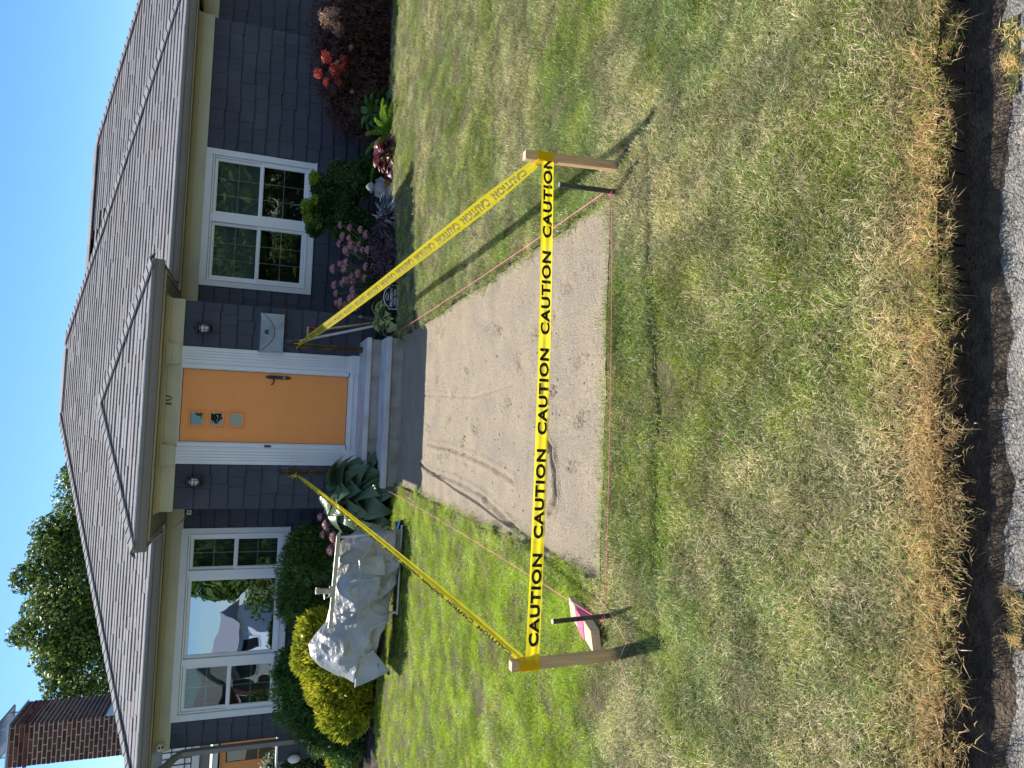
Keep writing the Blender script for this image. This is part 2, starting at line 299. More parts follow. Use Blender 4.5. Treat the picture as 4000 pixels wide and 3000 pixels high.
# planting bed
edge=[(-7,-1.4),(-5,-1.2),(-3.8,-.98),(-3.1,-.58),(-2.5,-1.0),(-1.6,-1.3),(-.9,-1.2),(-.40,-.98),(-.36,-.9),(1.36,-1.15),(1.8,-1.30),(2.4,-1.3),(3.2,-1.15),(4,-.85),(4.8,-.62),(5.6,-.45),(7,-.2),(12,0)]
ex=[e[0] for e in edge]; ey=[e[1] for e in edge]
def bedy(x): return float(np.interp(x,ex,ey))+.03*hn(x,0,3,9)
M_mulch=pm('bark_mulch',(.05,.036,.027),(.018,.013,.010),scale=30,rough=.95,bump=1,bscale=70,c3=(.10,.08,.06),s3=9)
grid('planting_bed',-7,9,-1.6,2.2,.06,lambda x,y:-.035+.03*hn(x,y,3)+.02*hn(x,y,11,2)+.55*zl(x,-1) if not(-.45<x<1.45 and y<-.7) else -.12,M_mulch,label='dark mulch of the planting beds in front of the house')
# lawn
def lawn_keep(a,b):
    if b>bedy(a): return False
    if b<-8.255+.012*hn(a,0,9): return False
    if b>-6.56+.012*hn(a,1,7) and sandL(b)<a<sandR(b): return False
    return True
def z_lawn(x,y): return float(zl(x,y))+.016*hn(x,y,1.3,4)+.016*hn(x,y,4,6)+.006*hn(x,y,11,2)-(.012 if y<-8.2 else 0)
M_lawn=pm('lawn_thatch',(.075,.068,.028),(.14,.12,.055),scale=25,rough=.95,bump=1,bscale=90,c3=(.05,.06,.02),s3=5)
lawn=grid('lawn',-9,12,-8.36,-.2,.04,z_lawn,M_lawn,keep=lawn_keep,label='thatch and soil under the front lawn')
# soil faces where the turf was cut
m=MB()
def soil_wall(P):
    for (a,b) in zip(P[:-1],P[1:]):
        i=len(m.v); za,zb=z_lawn(*a)+.004,z_lawn(*b)+.004; m.v+=[(a[0],a[1],za),(b[0],b[1],zb),(b[0]+random.uniform(-.006,.006),b[1]+random.uniform(-.008,.004),-.03),(a[0]+random.uniform(-.006,.006),a[1]+random.uniform(-.008,.004),-.03),(a[0],a[1],-.14),(b[0],b[1],-.14)]
        m.f+=[(i,i+1,i+2,i+3),(i+3,i+2,i+5,i+4)]; m.mi+=[0,0]
soil_wall([(x,-8.262+.012*hn(x,0,9)) for x in np.arange(-4,5,.03)])
soil_wall([(x,-6.56+.012*hn(x,1,7)) for x in np.arange(-.42,1.48,.03)])
soil_wall([(sandL(y)-.01,y) for y in np.arange(-6.55,-.9,.03)]); soil_wall([(sandR(y)+.01,y) for y in np.arange(-6.55,-1.1,.03)])
tag(m.build('soil_edge',pm('cut_soil',(.075,.052,.034),(.035,.024,.016),scale=30,rough=.95,bump=1,bscale=80)),'dark cut soil faces round the turf',kind='structure')
# ---- grass blades: tufts instanced over the lawn
def grass_mat(name):
    m,n,l=nt_new(name); b=n['Principled BSDF']; o=n['Material Output']
    def node(t,**k):
        q=n.new(t)
        for a,v in k.items(): setattr(q,a,v)
        return q
    def mr(src,a,b_,c=0,d_=1,smooth=True):
        q=node('ShaderNodeMapRange'); q.interpolation_type='SMOOTHSTEP' if smooth else 'LINEAR'
        for i,v in enumerate((a,b_,c,d_)): q.inputs[i+1].default_value=v
        l.new(src,q.inputs[0]); return q.outputs[0]
    def ma(op,a,b_,clamp=False):
        q=node('ShaderNodeMath',operation=op,use_clamp=clamp)
        for i,v in enumerate((a,b_)):
            if isinstance(v,(int,float)): q.inputs[i].default_value=v
            else: l.new(v,q.inputs[i])
        return q.outputs[0]
    def mix(f,a,b_):
        q=node('ShaderNodeMix'); q.data_type='RGBA'
        if isinstance(f,(int,float)): q.inputs[0].default_value=f
        else: l.new(f,q.inputs[0])
        for i,v in ((6,a),(7,b_)):
            if isinstance(v,tuple): q.inputs[i].default_value=(*v,1)
            else: l.new(v,q.inputs[i])
        return q.outputs[2]
    g=node('ShaderNodeNewGeometry'); sx=node('ShaderNodeSeparateXYZ'); l.new(g.outputs['Position'],sx.inputs[0])
    a=node('ShaderNodeAttribute',attribute_name='col'); sp=node('ShaderNodeSeparateColor'); l.new(a.outputs['Color'],sp.inputs[0])
    rnd,rn2=sp.outputs[0],sp.outputs[1]
    def nz(s,det=3,off=0):
        t=node('ShaderNodeTexNoise'); t.inputs['Scale'].default_value=s; t.inputs['Detail'].default_value=det
        mp=node('ShaderNodeMapping'); mp.inputs['Location'].default_value=(off,off*2,0); mp.inputs['Scale'].default_value=(1,1,0); l.new(g.outputs['Position'],mp.inputs[0]); l.new(mp.outputs[0],t.inputs['Vector']); return t.outputs[0]
    patch=mr(nz(1.25,5),.42,.64); fine=mr(nz(7,3,5),.35,.68); sheen=mr(nz(.9,3,11),.40,.6)
    front=mr(sx.outputs[1],-6.9,-8.05); edge=mr(sx.outputs[1],-8.02,-8.24); left=mr(sx.outputs[0],.4,-.5)
    back=mr(sx.outputs[1],-6.9,-6.2)
    vivid=ma('MULTIPLY',left,back)                       # yellower green at the left, behind the front strip
    dry=ma('ADD',ma('MULTIPLY',patch,.46),ma('MULTIPLY',fine,.10)); dry=ma('ADD',dry,ma('MULTIPLY',front,.26)); dry=ma('ADD',dry,ma('MULTIPLY',edge,.26))
    dry=ma('SUBTRACT',dry,ma('MULTIPLY',vivid,.36)); dry=ma('ADD',dry,.03)
    isdry=ma('LESS_THAN',rnd,dry)
    green=mix(mr(rn2,0,1,0,1,False),(.080,.150,.018),(.31,.42,.045)); green=mix(ma('MULTIPLY',sheen,.26),green,(.42,.48,.29))  # pale patches paint the sheen of the blades into the green
    yel=mix(mr(rn2,0,1,0,1,False),(.25,.40,.020),(.52,.62,.045)); green=mix(ma('MULTIPLY',vivid,.85),green,yel)
    yb=mr(nz(3,2,20),.45,.62); green=mix(ma('MULTIPLY',yb,.35),green,(.40,.44,.045))
    straw=mix(rn2,(.56,.44,.23),(.88,.75,.50)); straw=mix(ma('MULTIPLY',edge,.75),straw,(.66,.46,.19))
    c=mix(isdry,green,straw); hv=node('ShaderNodeHueSaturation'); l.new(c,hv.inputs['Color']); l.new(mr(nz(4.2,4,31),.33,.67,.72,1.28),hv.inputs['Value']); c=hv.outputs[0]; l.new(c,b.inputs['Base Color']); b.inputs['Roughness'].default_value=.42; b.inputs['Specular IOR Level'].default_value=.45
    tr=node('ShaderNodeBsdfTranslucent'); l.new(c,tr.inputs[0]); ms=node('ShaderNodeMixShader'); ms.inputs[0].default_value=.5
    l.new(b.outputs[0],ms.inputs[1]); l.new(tr.outputs[0],ms.inputs[2]); l.new(ms.outputs[0],o.inputs[0]); return m
M_grass=grass_mat('grass_blades')
def tuft(name,nb,rad,h0,h1,w,seed,flat=0.0):
    R=np.random.default_rng(seed); V=[];F=[];C=[]
    for i in range(nb):
        a=R.uniform(0,6.283); rr=rad*math.sqrt(R.random()); p=np.array([rr*math.cos(a),rr*math.sin(a),-.008]); h=R.uniform(h0,h1)
        la=R.uniform(0,6.283); lean=R.uniform(.15,.9)+flat*R.random(); dv=np.array([math.cos(la),math.sin(la),0]); sd=np.array([-dv[1],dv[0],0]); sa=R.uniform(-.9,.9); sd=sd*math.cos(sa)+np.array([0,0,1])*math.sin(sa)*.3+dv*math.sin(sa)*.6
        ww=w*R.uniform(.6,1.3); z=np.array([0,0,1.])
        m1=p+z*h*.5+dv*h*.22*lean; tp=p+z*h*(1-.30*lean)+dv*h*.75*lean; k=len(V); com=np.array([math.cos(seed),math.sin(seed),0])*h*.45; m1=m1+com*.4; tp=tp+com-z*h*.08
        V+=[p-sd*ww*.5,p+sd*ww*.5,m1+sd*ww*.5,m1-sd*ww*.5,tp]; c=(R.random(),R.random()); C+=[c]*5
        F+=[(k,k+1,k+2,k+3),(k+3,k+2,k+4)]
    me=bpy.data.meshes.new(name); me.from_pydata([tuple(v) for v in V],[],F); at=me.attributes.new('col','FLOAT_COLOR','POINT')
    CC=np.ones((len(V),4),np.float32); CC[:,:2]=np.array(C); at.data.foreach_set('color',CC.ravel()); me.materials.append(M_grass)
    return bpy.data.objects.new(name,me)
tc=bpy.data.collections.new('grass_tufts')
for i in range(6): tc.objects.link(tuft('tuft',150,.080,.012,.038,.0017,20+i,[0,.2,.5,.9,.2,.6][i]))
def scatter(name,surf_obj,coll,dens,smin,smax,seed,label,cat,tilt=.35):
    me=surf_obj.data.copy(); o=obj(name,me); tag(o,label,cat,kind='stuff')
    ng=bpy.data.node_groups.new(name,'GeometryNodeTree'); ng.interface.new_socket('Geometry',in_out='INPUT',socket_type='NodeSocketGeometry'); ng.interface.new_socket('Geometry',in_out='OUTPUT',socket_type='NodeSocketGeometry')
    N=ng.nodes; L=ng.links; gi=N.new('NodeGroupInput'); go=N.new('NodeGroupOutput')
    dp=N.new('GeometryNodeDistributePointsOnFaces'); dp.inputs['Seed'].default_value=seed
    if isinstance(dens,str):
        na=N.new('GeometryNodeInputNamedAttribute'); na.data_type='FLOAT'; na.inputs[0].default_value=dens; L.new(na.outputs[0],dp.inputs['Density'])
    else: dp.inputs['Density'].default_value=dens
    ci=N.new('GeometryNodeCollectionInfo'); ci.inputs[0].default_value=coll; ci.inputs['Separate Children'].default_value=True; ci.inputs['Reset Children'].default_value=True
    ip=N.new('GeometryNodeInstanceOnPoints'); ip.inputs['Pick Instance'].default_value=True
    rv=N.new('FunctionNodeRandomValue'); rv.data_type='FLOAT_VECTOR'; rv.inputs[0].default_value=(-tilt,-tilt,0); rv.inputs[1].default_value=(tilt,tilt,6.283)
    sc=N.new('FunctionNodeRandomValue'); sc.data_type='FLOAT'; sc.inputs[2].default_value=smin; sc.inputs[3].default_value=smax
    L.new(gi.outputs[0],dp.inputs[0]); L.new(dp.outputs[0],ip.inputs[0]); L.new(ci.outputs[0],ip.inputs['Instance']); L.new(rv.outputs[0],ip.inputs['Rotation'])
    L.new(sc.outputs[1],ip.inputs['Scale']); L.new(ip.outputs[0],go.inputs[0])
    md=o.modifiers.new('scatter','NODES'); md.node_group=ng; return o
# density falls off with distance so that every blade in view is drawn where it shows
me=lawn.data; nv=len(me.vertices); co=np.zeros(nv*3,np.float32); me.vertices.foreach_get('co',co); co=co.reshape(-1,3)
at=me.attributes.new('dens','FLOAT','POINT'); D_=np.hypot(co[:,0]-.35,co[:,1]+9.48); dn=np.clip(640-85*(D_-2.0),170,640)
nzv=np.array([mnoise.noise(Vector((a*3.0,b*3.0,5)))+.6*mnoise.noise(Vector((a*8,b*8,5))) for a,b in co[:,:2]]); dn*=np.clip(1.05+1.3*nzv,.28,1.7); at.data.foreach_set('value',dn.astype(np.float32))
scatter('grass',lawn,tc,'dens',.75,1.25,5,'patchy front lawn, straw brown along the front edge and vivid green at the left','grass')
# ragged fringe hanging over the front edge and dry weeds on the gravel
fr=bpy.data.collections.new('fringe_tufts')
for i in range(3): fr.objects.link(tuft('fringe_tuft',60,.03,.018,.040,.0020,60+i,1.1))
st=MB()
for x in np.arange(-1.2,2.3,.03):
    y=-8.260+.012*hn(x,0,9); i=len(st.v); st.v+=[(x,y+.05,z_lawn(x,y)-.006),(x+.03,y+.05,z_lawn(x,y)-.006),(x+.03,y-.004,z_lawn(x,y)-.02),(x,y-.004,z_lawn(x,y)-.02)]; st.f.append((i,i+1,i+2,i+3)); st.mi.append(0)
so_=st.build('turf_fringe',M_lawn); so_.name='turf_lip'; tag(so_,'ragged lip of turf at the front of the lawn',kind='structure')
scatter('dry_fringe',so_,fr,2400,.7,1.15,8,'dry brown grass hanging over the front edge of the turf','grass',tilt=.9)
wd=MB()
for (x,y,s) in ((1.22,-8.375,.05),(1.31,-8.375,.05),(-.08,-8.37,.04),(-.02,-8.375,.03)):
    i=len(wd.v); wd.v+=[(x-s,y-.012,-.105),(x+s,y-.012,-.105),(x+s,y+.02,-.105),(x-s,y+.02,-.105)]; wd.f.append((i,i+1,i+2,i+3)); wd.mi.append(0)
w_=wd.build('weed_patch',M_lawn); tag(w_,'patches of soil holding weeds on the gravel',kind='structure')
scatter('dry_weeds',w_,fr,1600,.5,.9,9,'tufts of dry brown weeds on the gravel below the lawn','weeds',tilt=.8)
# ================================================================ the house
house=thing('house','single-storey house with slate blue shingle walls, grey hip roof and orange front door','house',(0.457,1.5,0))
WY=1.47; EZ=2.824; SL=.47; th=math.atan(SL); cth,sth=math.cos(th),math.sin(th)
# --- walls (backing), openings for the windows
WR=(2.225,4.27,.925,2.485); WL=(-3.98,-1.285,1.03,2.50)
m=MB()
def wall_with_hole(x0,x1,y,z0,z1,w,t=.16):
    if w:
        a,b,c,e=w[0]+.06,w[1]-.06,w[2]+.06,w[3]-.06
        m.box((x0,y,z0),(a,y+t,z1)); m.box((b,y,z0),(x1,y+t,z1)); m.box((a,y,z0),(b,y+t,c)); m.box((a,y,e),(b,y+t,z1))
    else: m.box((x0,y,z0),(x1,y+t,z1))
wall_with_hole(-4.35,-.80,WY,-.1,2.72,WL); wall_with_hole(1.71,6.25,WY,-.1,2.72,WR)
m.box((-4.35,WY+.17,-.1),(-4.2,11.1,2.72)); m.box((6.09,WY+.17,-.1),(6.24,2.0,2.72)); m.box((6.1,2.01,-.1),(9.5,2.16,2.72)); m.box((9.35,2.17,-.1),(9.5,11.1,2.72)); m.box((-4.19,10.95,-.1),(9.34,11.1,2.72))
m.box((-.83,.0,-.1),(-.02,.12,2.72)); m.box((.93,.0,-.1),(1.745,.12,2.72)); m.box((-.018,.0,2.50),(.928,.12,2.72)); m.box((-.83,.122,-.1),(-.71,WY-.002,2.72)); m.box((1.625,.122,-.1),(1.745,WY-.002,2.72))
m.box((-.018,.02,-.1),(.928,.12,.35))
wall=m.build('wall',M_side,house)
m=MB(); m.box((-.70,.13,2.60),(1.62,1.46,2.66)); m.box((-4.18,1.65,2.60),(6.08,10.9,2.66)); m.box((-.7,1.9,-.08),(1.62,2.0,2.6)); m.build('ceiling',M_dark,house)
# --- siding shingles
cands=[]
def sid(x0,x1,y,z0,z1,hole=None,side=0,seed=1):
    """rows of irregular wall shingles; side=0 faces -y"""
    R=random.Random(seed); e=.197; zt=z1; k=0
    rows=[]; z=z0
    zz=z1-.005
    while zz>z0+.02:
        zb=max(z0,zz-e); x=x0; 
        while x<x1-.01:
            w=R.choice([.13,.17,.2,.24,.28,.33])*R.uniform(.9,1.1); xe=min(x1,x+w)
            if x1-xe<.07: xe=x1
            a,b=x,xe
            segs=[(a,b)]
            if hole and zb<hole[3]-.01 and zz>hole[2]+.01:
                segs=[]
                if a<hole[0]-.012: segs.append((a,min(b,hole[0]-.001)))
                if b>hole[1]+.012: segs.append((max(a,hole[1]+.001),b))
            for (p,q) in segs:
                top=zz; bot=zb-R.choice([0,.004,.016,.010,-.008])
                if hole and q>hole[0] and p<hole[1] and bot<hole[3] and top>hole[3]: bot=max(bot,hole[3]+.001)
                if hole and q>hole[0] and p<hole[1] and bot<hole[2] and top>hole[2]: top=hole[2]-.001
                if q-p>.02 and top-bot>.02: cands.append((p,q,y,bot,top,side,R.random()))
            x=xe
        zz-=e
sid(-4.33,-.832,WY,0.0,2.48,WL,seed=3); sid(1.748,6.25,WY,0.0,2.48,WR,seed=4)
sid(-.832,-.275,0,.1,2.485,seed=5); sid(1.195,1.762,0,.1,2.485,seed=6); sid(6.26,9.5,2.01,0,2.48,seed=7)
smesh=[]
for i in range(6):
    a=random.uniform(.4,.9); q=MB(); # unit shingle: x 0..1, z 0..1, thickness butt at the bottom
    q.hexa([(.009,-1,0),(.991,-1,0),(.991,0,0),(.009,0,0),(.009,-.12,1),(.991,-.12,1),(.991,0,1),(.009,0,1)]); smesh.append(q.mesh('siding_shingle',M_side))
cands.sort(key=lambda c:((c[0]+c[1])/2-.35)**2+(c[2]+9.5)**2 + (400 if c[3]<.35 else 0) + (300 if c[2]>1.9 else 0))
rest=MB()
for i,(p,q,y,zb,zt,sd,rv) in enumerate(cands):
    if i<298:
        o=bpy.data.objects.new('siding_shingle',smesh[i%6]); COL.objects.link(o); o.parent=wall; o.matrix_parent_inverse=wall.matrix_world.inverted()
        o.location=(p,y-.001,zb); o.scale=(q-p,.026+.007*rv,zt-zb+.004)
    else:
        t_=.026+.007*rv; a,b=p+.0008,q-.0008; rest.hexa([(a,y-t_,zb),(b,y-t_,zb),(b,y-.001,zb),(a,y-.001,zb),(a,y-.004,zt),(b,y-.004,zt),(b,y-.001,zt),(a,y-.001,zt)])
tag(rest.build('siding',M_side,house),kind='stuff')
# --- roof
def fs(x,s,h=0,y0=1.07): return (x,y0+s*cth-h*sth,EZ+s*sth+h*cth)      # front-facing slope frame
roof=MB()
SLn=5/cth
def poly(pts): i=len(roof.v); roof.v+=[tuple(p) for p in pts]; roof.f.append(tuple(range(i,i+len(pts)))); roof.mi.append(0)
xl,xr=-4.8,6.68
A=(.20,6.07,EZ+5*SL); B=(1.68,6.07,EZ+5*SL)
poly([(xl,1.09,EZ),(xr,1.09,EZ),B,A]); poly([(xr,1.07,EZ),(xr,11.07,EZ),B]); poly([(xr,11.07,EZ),(xl,11.07,EZ),A,B]); poly([(xl,11.07,EZ),(xl,1.07,EZ),A])
# wing on the right, set back
wy0=1.6; wr_=(2.6,5.9,EZ+4.3*SL); wr2=(5.6,5.9,EZ+4.3*SL)
poly([(2.6,5.9,EZ+4.3*SL),(6.6,wy0,EZ),(9.9,wy0,EZ),wr2]); poly([(9.9,wy0,EZ),(9.9,10.2,EZ),wr2]); poly([(9.9,10.2,EZ),(2.6,10.2,EZ),wr_,wr2])
# entrance roof
px0,px1,py0=-1.277,2.171,-.40; hw=(px1-px0)/2; cx_=(px0+px1)/2; pa=(cx_,py0+hw,EZ+hw*.455); pb=(cx_,1.07+hw*.455/SL,EZ+hw*.455)
poly([(px0,py0,EZ),(px1,py0,EZ),pa]); poly([(px1,py0,EZ),(px1,1.09,EZ),pb,pa]); poly([(px0,1.09,EZ),(px0,py0,EZ),pa,pb])
for q in range(len(roof.v)): x,y,z=roof.v[q]; roof.v[q]=(x,y,z-.006)
rf=roof.build('roof',M_under,house)
shm=[]
for i in range(5):
    q=MB(); q.hexa([(0,0,0),(1,0,0),(1,1,-.02),(0,1,-.02),(0,0,1),(1,0,1),(1,1,.06),(0,1,.06)]); shm.append(q.mesh('roof_shingle',M_shin))
pieces=[]
def slope(lo,hi,n,y0,slp,e,seed,skip=None,rest_only=False):
    R=random.Random(seed); t_=math.atan(slp); c_,s_=math.cos(t_),math.sin(t_)
    for k in range(n):
        s=k*e; xa,xb=lo(s*c_),hi(s*c_); x=xa
        if xb-xa<.05: break
        while x<xb-.01:
            w=R.choice([.18,.28,.4,.55])*R.uniform(.85,1.15); xe=min(xb,x+w)
            thk=R.choice([.008,.014,.015,.016,.018])+R.uniform(0,.0015)
            if not(skip and skip((x+xe)/2,s*c_)): pieces.append((x+.001,xe-.001,s+R.uniform(-.002,.002),e+.012,thk,y0,c_,s_,rest_only))
            x=xe
def behind_porch(x,run):      # hidden under the entrance roof
    z=EZ+run*SL; w=hw-(z-EZ)/.455
    return abs(x-cx_)<w-.12
slope(lambda q:xl+q,lambda q:xr-q,41,1.07,SL,.135,11,behind_porch)
slope(lambda q:px0+q,lambda q:px1-q,15,py0,.455,.135,12)
slope(lambda q:max(6.6-q,2.6),lambda q:9.9-q,36,wy0,SL,.135,13,lambda x,q:x<6.5-q*.2 and x<6.68-(q+.53)*.6-.3,True)
pieces.sort(key=lambda p:(p[8],p[5]+p[2]*.9+abs(p[0]-.4)*.25))
rest=MB()
for i,(xa,xb,s,e,t,y0,c_,s_,ro) in enumerate(pieces):
    if i<298:
        o=bpy.data.objects.new('roof_shingle',shm[i%5]); COL.objects.link(o); o.parent=rf
        Mx=Matrix(((xb-xa,0,0,xa),(0,e*c_,-t*s_,y0+s*c_),(0,e*s_,t*c_,EZ+s*s_),(0,0,0,1))); o.matrix_parent_inverse=Matrix.Identity(4); o.matrix_basis=rf.matrix_world.inverted()@Mx
    else:
        def P(x,a,h): return (x,y0+(s+a)*c_-h*s_,EZ+(s+a)*s_+h*c_)
        rest.hexa([P(xa,0,0),P(xb,0,0),P(xb,e,-.0004),P(xa,e,-.0004),P(xa,0,t),P(xb,0,t),P(xb,e,t*.06),P(xa,e,t*.06)])
tag(rest.build('shingle_rows',M_shin,rf),kind='stuff')
# hip caps
capm=[]
for i in range(4):
    q=MB(); q.k=0; w=.125; dr_=.030; t=.016; L_=.23
    for sgn in (-1,1):
        q.hexa([(0,0,.012),(sgn*w,0,-dr_),(sgn*w,L_,-dr_-.008),(0,L_,.004),(0,0,.012+t),(sgn*w,0,-dr_+t),(sgn*w,L_,-dr_),(0,L_,.008)])
    capm.append(q.mesh('hip_cap',M_cap))
def hip(a,b,e=.16,drop=None):
    a,b=Vector(a),Vector(b); dv=(b-a); L_=dv.length; dv.normalize(); side=dv.cross(Vector((0,0,1))).normalized(); up=side.cross(dv).normalized(); n=int(L_/e)
    for k in range(n+1):
        p=a+dv*min(k*e,L_-.2)+up*.020; o=bpy.data.objects.new('hip_cap',capm[k%4]); COL.objects.link(o); o.parent=rf
        j=random.uniform(-.012,.012); s2=(side+dv*j).normalized()
        Mx=Matrix(((s2.x,dv.x,up.x,p.x),(s2.y,dv.y,up.y,p.y),(s2.z,dv.z,up.z,p.z),(0,0,0,1))); o.matrix_parent_inverse=Matrix.Identity(4); o.matrix_basis=rf.matrix_world.inverted()@Mx
hip((xl,1.07,EZ),A); hip((xr,1.07,EZ),B); hip((px0,py0,EZ),pa,.15); hip((px1,py0,EZ),pa,.15); hip((9.9,wy0,EZ),wr2); hip(pa,pb,.15)
# raised ridge vents
for (x0,x1,y,z) in ((.28,1.5,6.07,EZ+5*SL-.07),(3.0,5.5,5.9,EZ+4.3*SL-.05)):
    m=MB(); m.box((x0+.03,y-.10,z-.05),(x1-.03,y+.1,z+.045)); v_=m.build('ridge_vent',M_under,rf)
    R=random.Random(5); x=x0
    while x<x1-.05:
        xe=min(x1,x+.27); q=MB(); q.hexa([(x,y-.20,z+.0),(xe,y-.20,z+.0),(xe,y,z+.085),(x,y,z+.085),(x,y-.20,z+.016),(xe,y-.20,z+.016),(xe,y,z+.10+R.uniform(0,.006)),(x,y,z+.10)]); q.hexa([(x,y+.001,z+.085),(xe,y+.001,z+.085),(xe,y+.2,z+0),(x,y+.2,z),(x,y+.001,z+.10),(xe,y+.001,z+.10),(xe,y+.2,z+.016),(x,y+.2,z+.016)]); q.build('vent_cap',M_cap,v_); x=xe+.002
# --- eaves: soffits, fascia and gutters
m=MB()
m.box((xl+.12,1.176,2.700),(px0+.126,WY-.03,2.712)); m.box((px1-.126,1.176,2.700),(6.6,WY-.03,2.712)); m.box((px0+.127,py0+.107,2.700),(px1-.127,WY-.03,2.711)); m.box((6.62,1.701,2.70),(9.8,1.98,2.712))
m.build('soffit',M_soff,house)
m=MB(); m.box((xl+.11,1.157,2.685),(px0+.10,1.175,2.80)); m.box((px1-.10,1.157,2.685),(6.6,1.175,2.80)); m.box((px0+.108,py0+.088,2.685),(px1-.108,py0+.106,2.8)); m.box((px0+.108,py0+.108,2.685),(px0+.126,1.15,2.79)); m.box((px1-.126,py0+.108,2.685),(px1-.108,1.15,2.79)); m.box((6.69,1.688,2.685),(9.8,1.70,2.80))
m.build('fascia',M_cream,house)
GP=[(0,.004),(0,-.03),(.012,-.045),(.022,-.085),(.036,-.12),(.105,-.12),(.105,-.0),(.098,-.0),(.098,-.112),(.04,-.112),(.03,-.085),(.02,-.045),(.008,-.03),(.008,.004)]   # K-style section: (outward distance from lip, height)
def gutter(axis,a,b,fixed,sgn,lip=True):
    m=MB(); prof=[]
    if axis==0: P=[(fixed+sgn*p[0],EZ+p[1]) for p in GP]
    else: P=[(fixed+sgn*p[0],EZ+p[1]) for p in GP]
    m.prism(P,axis,a,b); g=m.build('gutter',M_gut,house)
    q=MB(); 
    if axis==0: q.box((a,fixed-.003,EZ+.004),(b,fixed+.009,EZ+.009))
    else: q.box((min(fixed-.002*sgn,fixed+.009*sgn),a,EZ+.004),(max(fixed-.002*sgn,fixed+.009*sgn),b,EZ+.009))
    q.build('gutter_lip',M_gutin,g); return g
gutter(0,xl,px0-.004,1.05,1); gutter(0,px1+.004,6.66,1.05,1); gutter(0,px0,px1,py0-.02,1); gutter(0,6.67,9.9,1.58,1)
gutter(1,py0+.09,1.045,px0,1); gutter(1,py0+.09,1.045,px1,-1)
# downspout at the left end of the front wall
m=MB(); X0=-4.46
for (p,q) in (((X0,1.06,2.70),(X0,1.10,2.62)),((X0,1.10,2.62),(X0+.05,1.40,2.36)),((X0+.05,1.40,2.36),(X0+.05,1.415,2.26))):
    pass
m.tube([(X0-.02,1.05,2.72),(X0-.02,1.06,2.64),(X0+.0,1.16,2.52),(X0+.04,1.34,2.40),(X0+.06,1.40,2.32),(X0+.06,1.41,2.2),(X0+.06,1.41,.05)],[.05,.05,.05,.05,.05,.05,.05],4)
m.build('downspout',M_gut,house)
# --- frieze boards and mouldings (yellowish paint)
for (p_,q_) in (((-4.36,WY-.028,2.482),(-.835,WY-.002,2.699)),((1.75,WY-.028,2.482),(6.27,WY-.002,2.699)),((6.275,1.982,2.48),(9.5,2.008,2.699)),((6.252,WY-.001,2.484),(6.275,1.981,2.698))):
    m=MB(); m.box(p_,q_); m.build('frieze',M_cream,house)
m=MB()
for (a,b,y) in ((-4.36,-.835,WY),(1.75,6.27,WY)): m.box((a,y-.052,2.640),(b,y-.029,2.698)); m.box((a,y-.072,2.672),(b,y-.053,2.697)); 
m.box((-.87,-.052,2.640),(1.785,-.03,2.698)); m.box((-.89,-.074,2.672),(1.805,-.053,2.697)); m.build('crown_moulding',M_cream,house)
m=MB(); m.box((-.86,-.028,2.487),(1.775,-.002,2.699)); m.box((-.862,0,2.487),(-.834,WY-.03,2.698)); m.box((1.749,0,2.487),(1.777,WY-.03,2.698)); m.build('porch_frieze',M_cream,house)
# --- pilasters with flutes, capitals and plinths
for (a,b) in ((-.272,-.062),(.978,1.188)):
    m=MB(); m.box((a,-.036,.47),(b,-.001,2.505)); p=m.build('pilaster',M_trim,house)
    n=5
    for k in range(n):
        w=(b-a-.03)/n; q=MB(); q.box((a+.015+k*w+.006,-.046,.50),(a+.015+(k+1)*w-.006,-.037,2.47)); q.build('flute',M_trim,p)
    q=MB(); q.box((a-.018,-.058,2.506),(b+.018,-.0285,2.60)); q.box((a-.028,-.072,2.60),(b+.028,-.0535,2.668)); q.box((a-.008,-.066,2.498),(b+.008,-.037,2.5055)); q.build('capital',M_cream,p)
    q=MB(); q.box((a-.012,-.062,.322),(b+.012,-.002,.425)); q.box((a-.006,-.050,.425),(b+.006,-.003,.452)); q.box((a-.002,-.043,.452),(b+.002,-.003,.4695)); q.build('plinth',M_trim,p)
m=MB(); m.box((.925,-.022,.45),(.976,-.0015,2.50)); m.box((-.061,-.022,.45),(-.012,-.0015,2.50)); m.box((-.012,-.022,2.481),(.925,-.0015,2.52)); m.box((-.011,.0,.45),(.004,.085,2.482)); m.box((.914,.0,.45),(.9245,.085,2.482)); m.box((.004,.0,2.4725),(.914,.085,2.482)); m.build('door_casing',M_trim,house)
m=MB(); m.box((-.055,-.075,.395),(.972,.02,.438)); m.box((-.058,-.05,.325),(.975,.018,.394)); m.box((.006,-.02,.4385),(.912,.08,.4485)); m.build('threshold',M_trim,house)
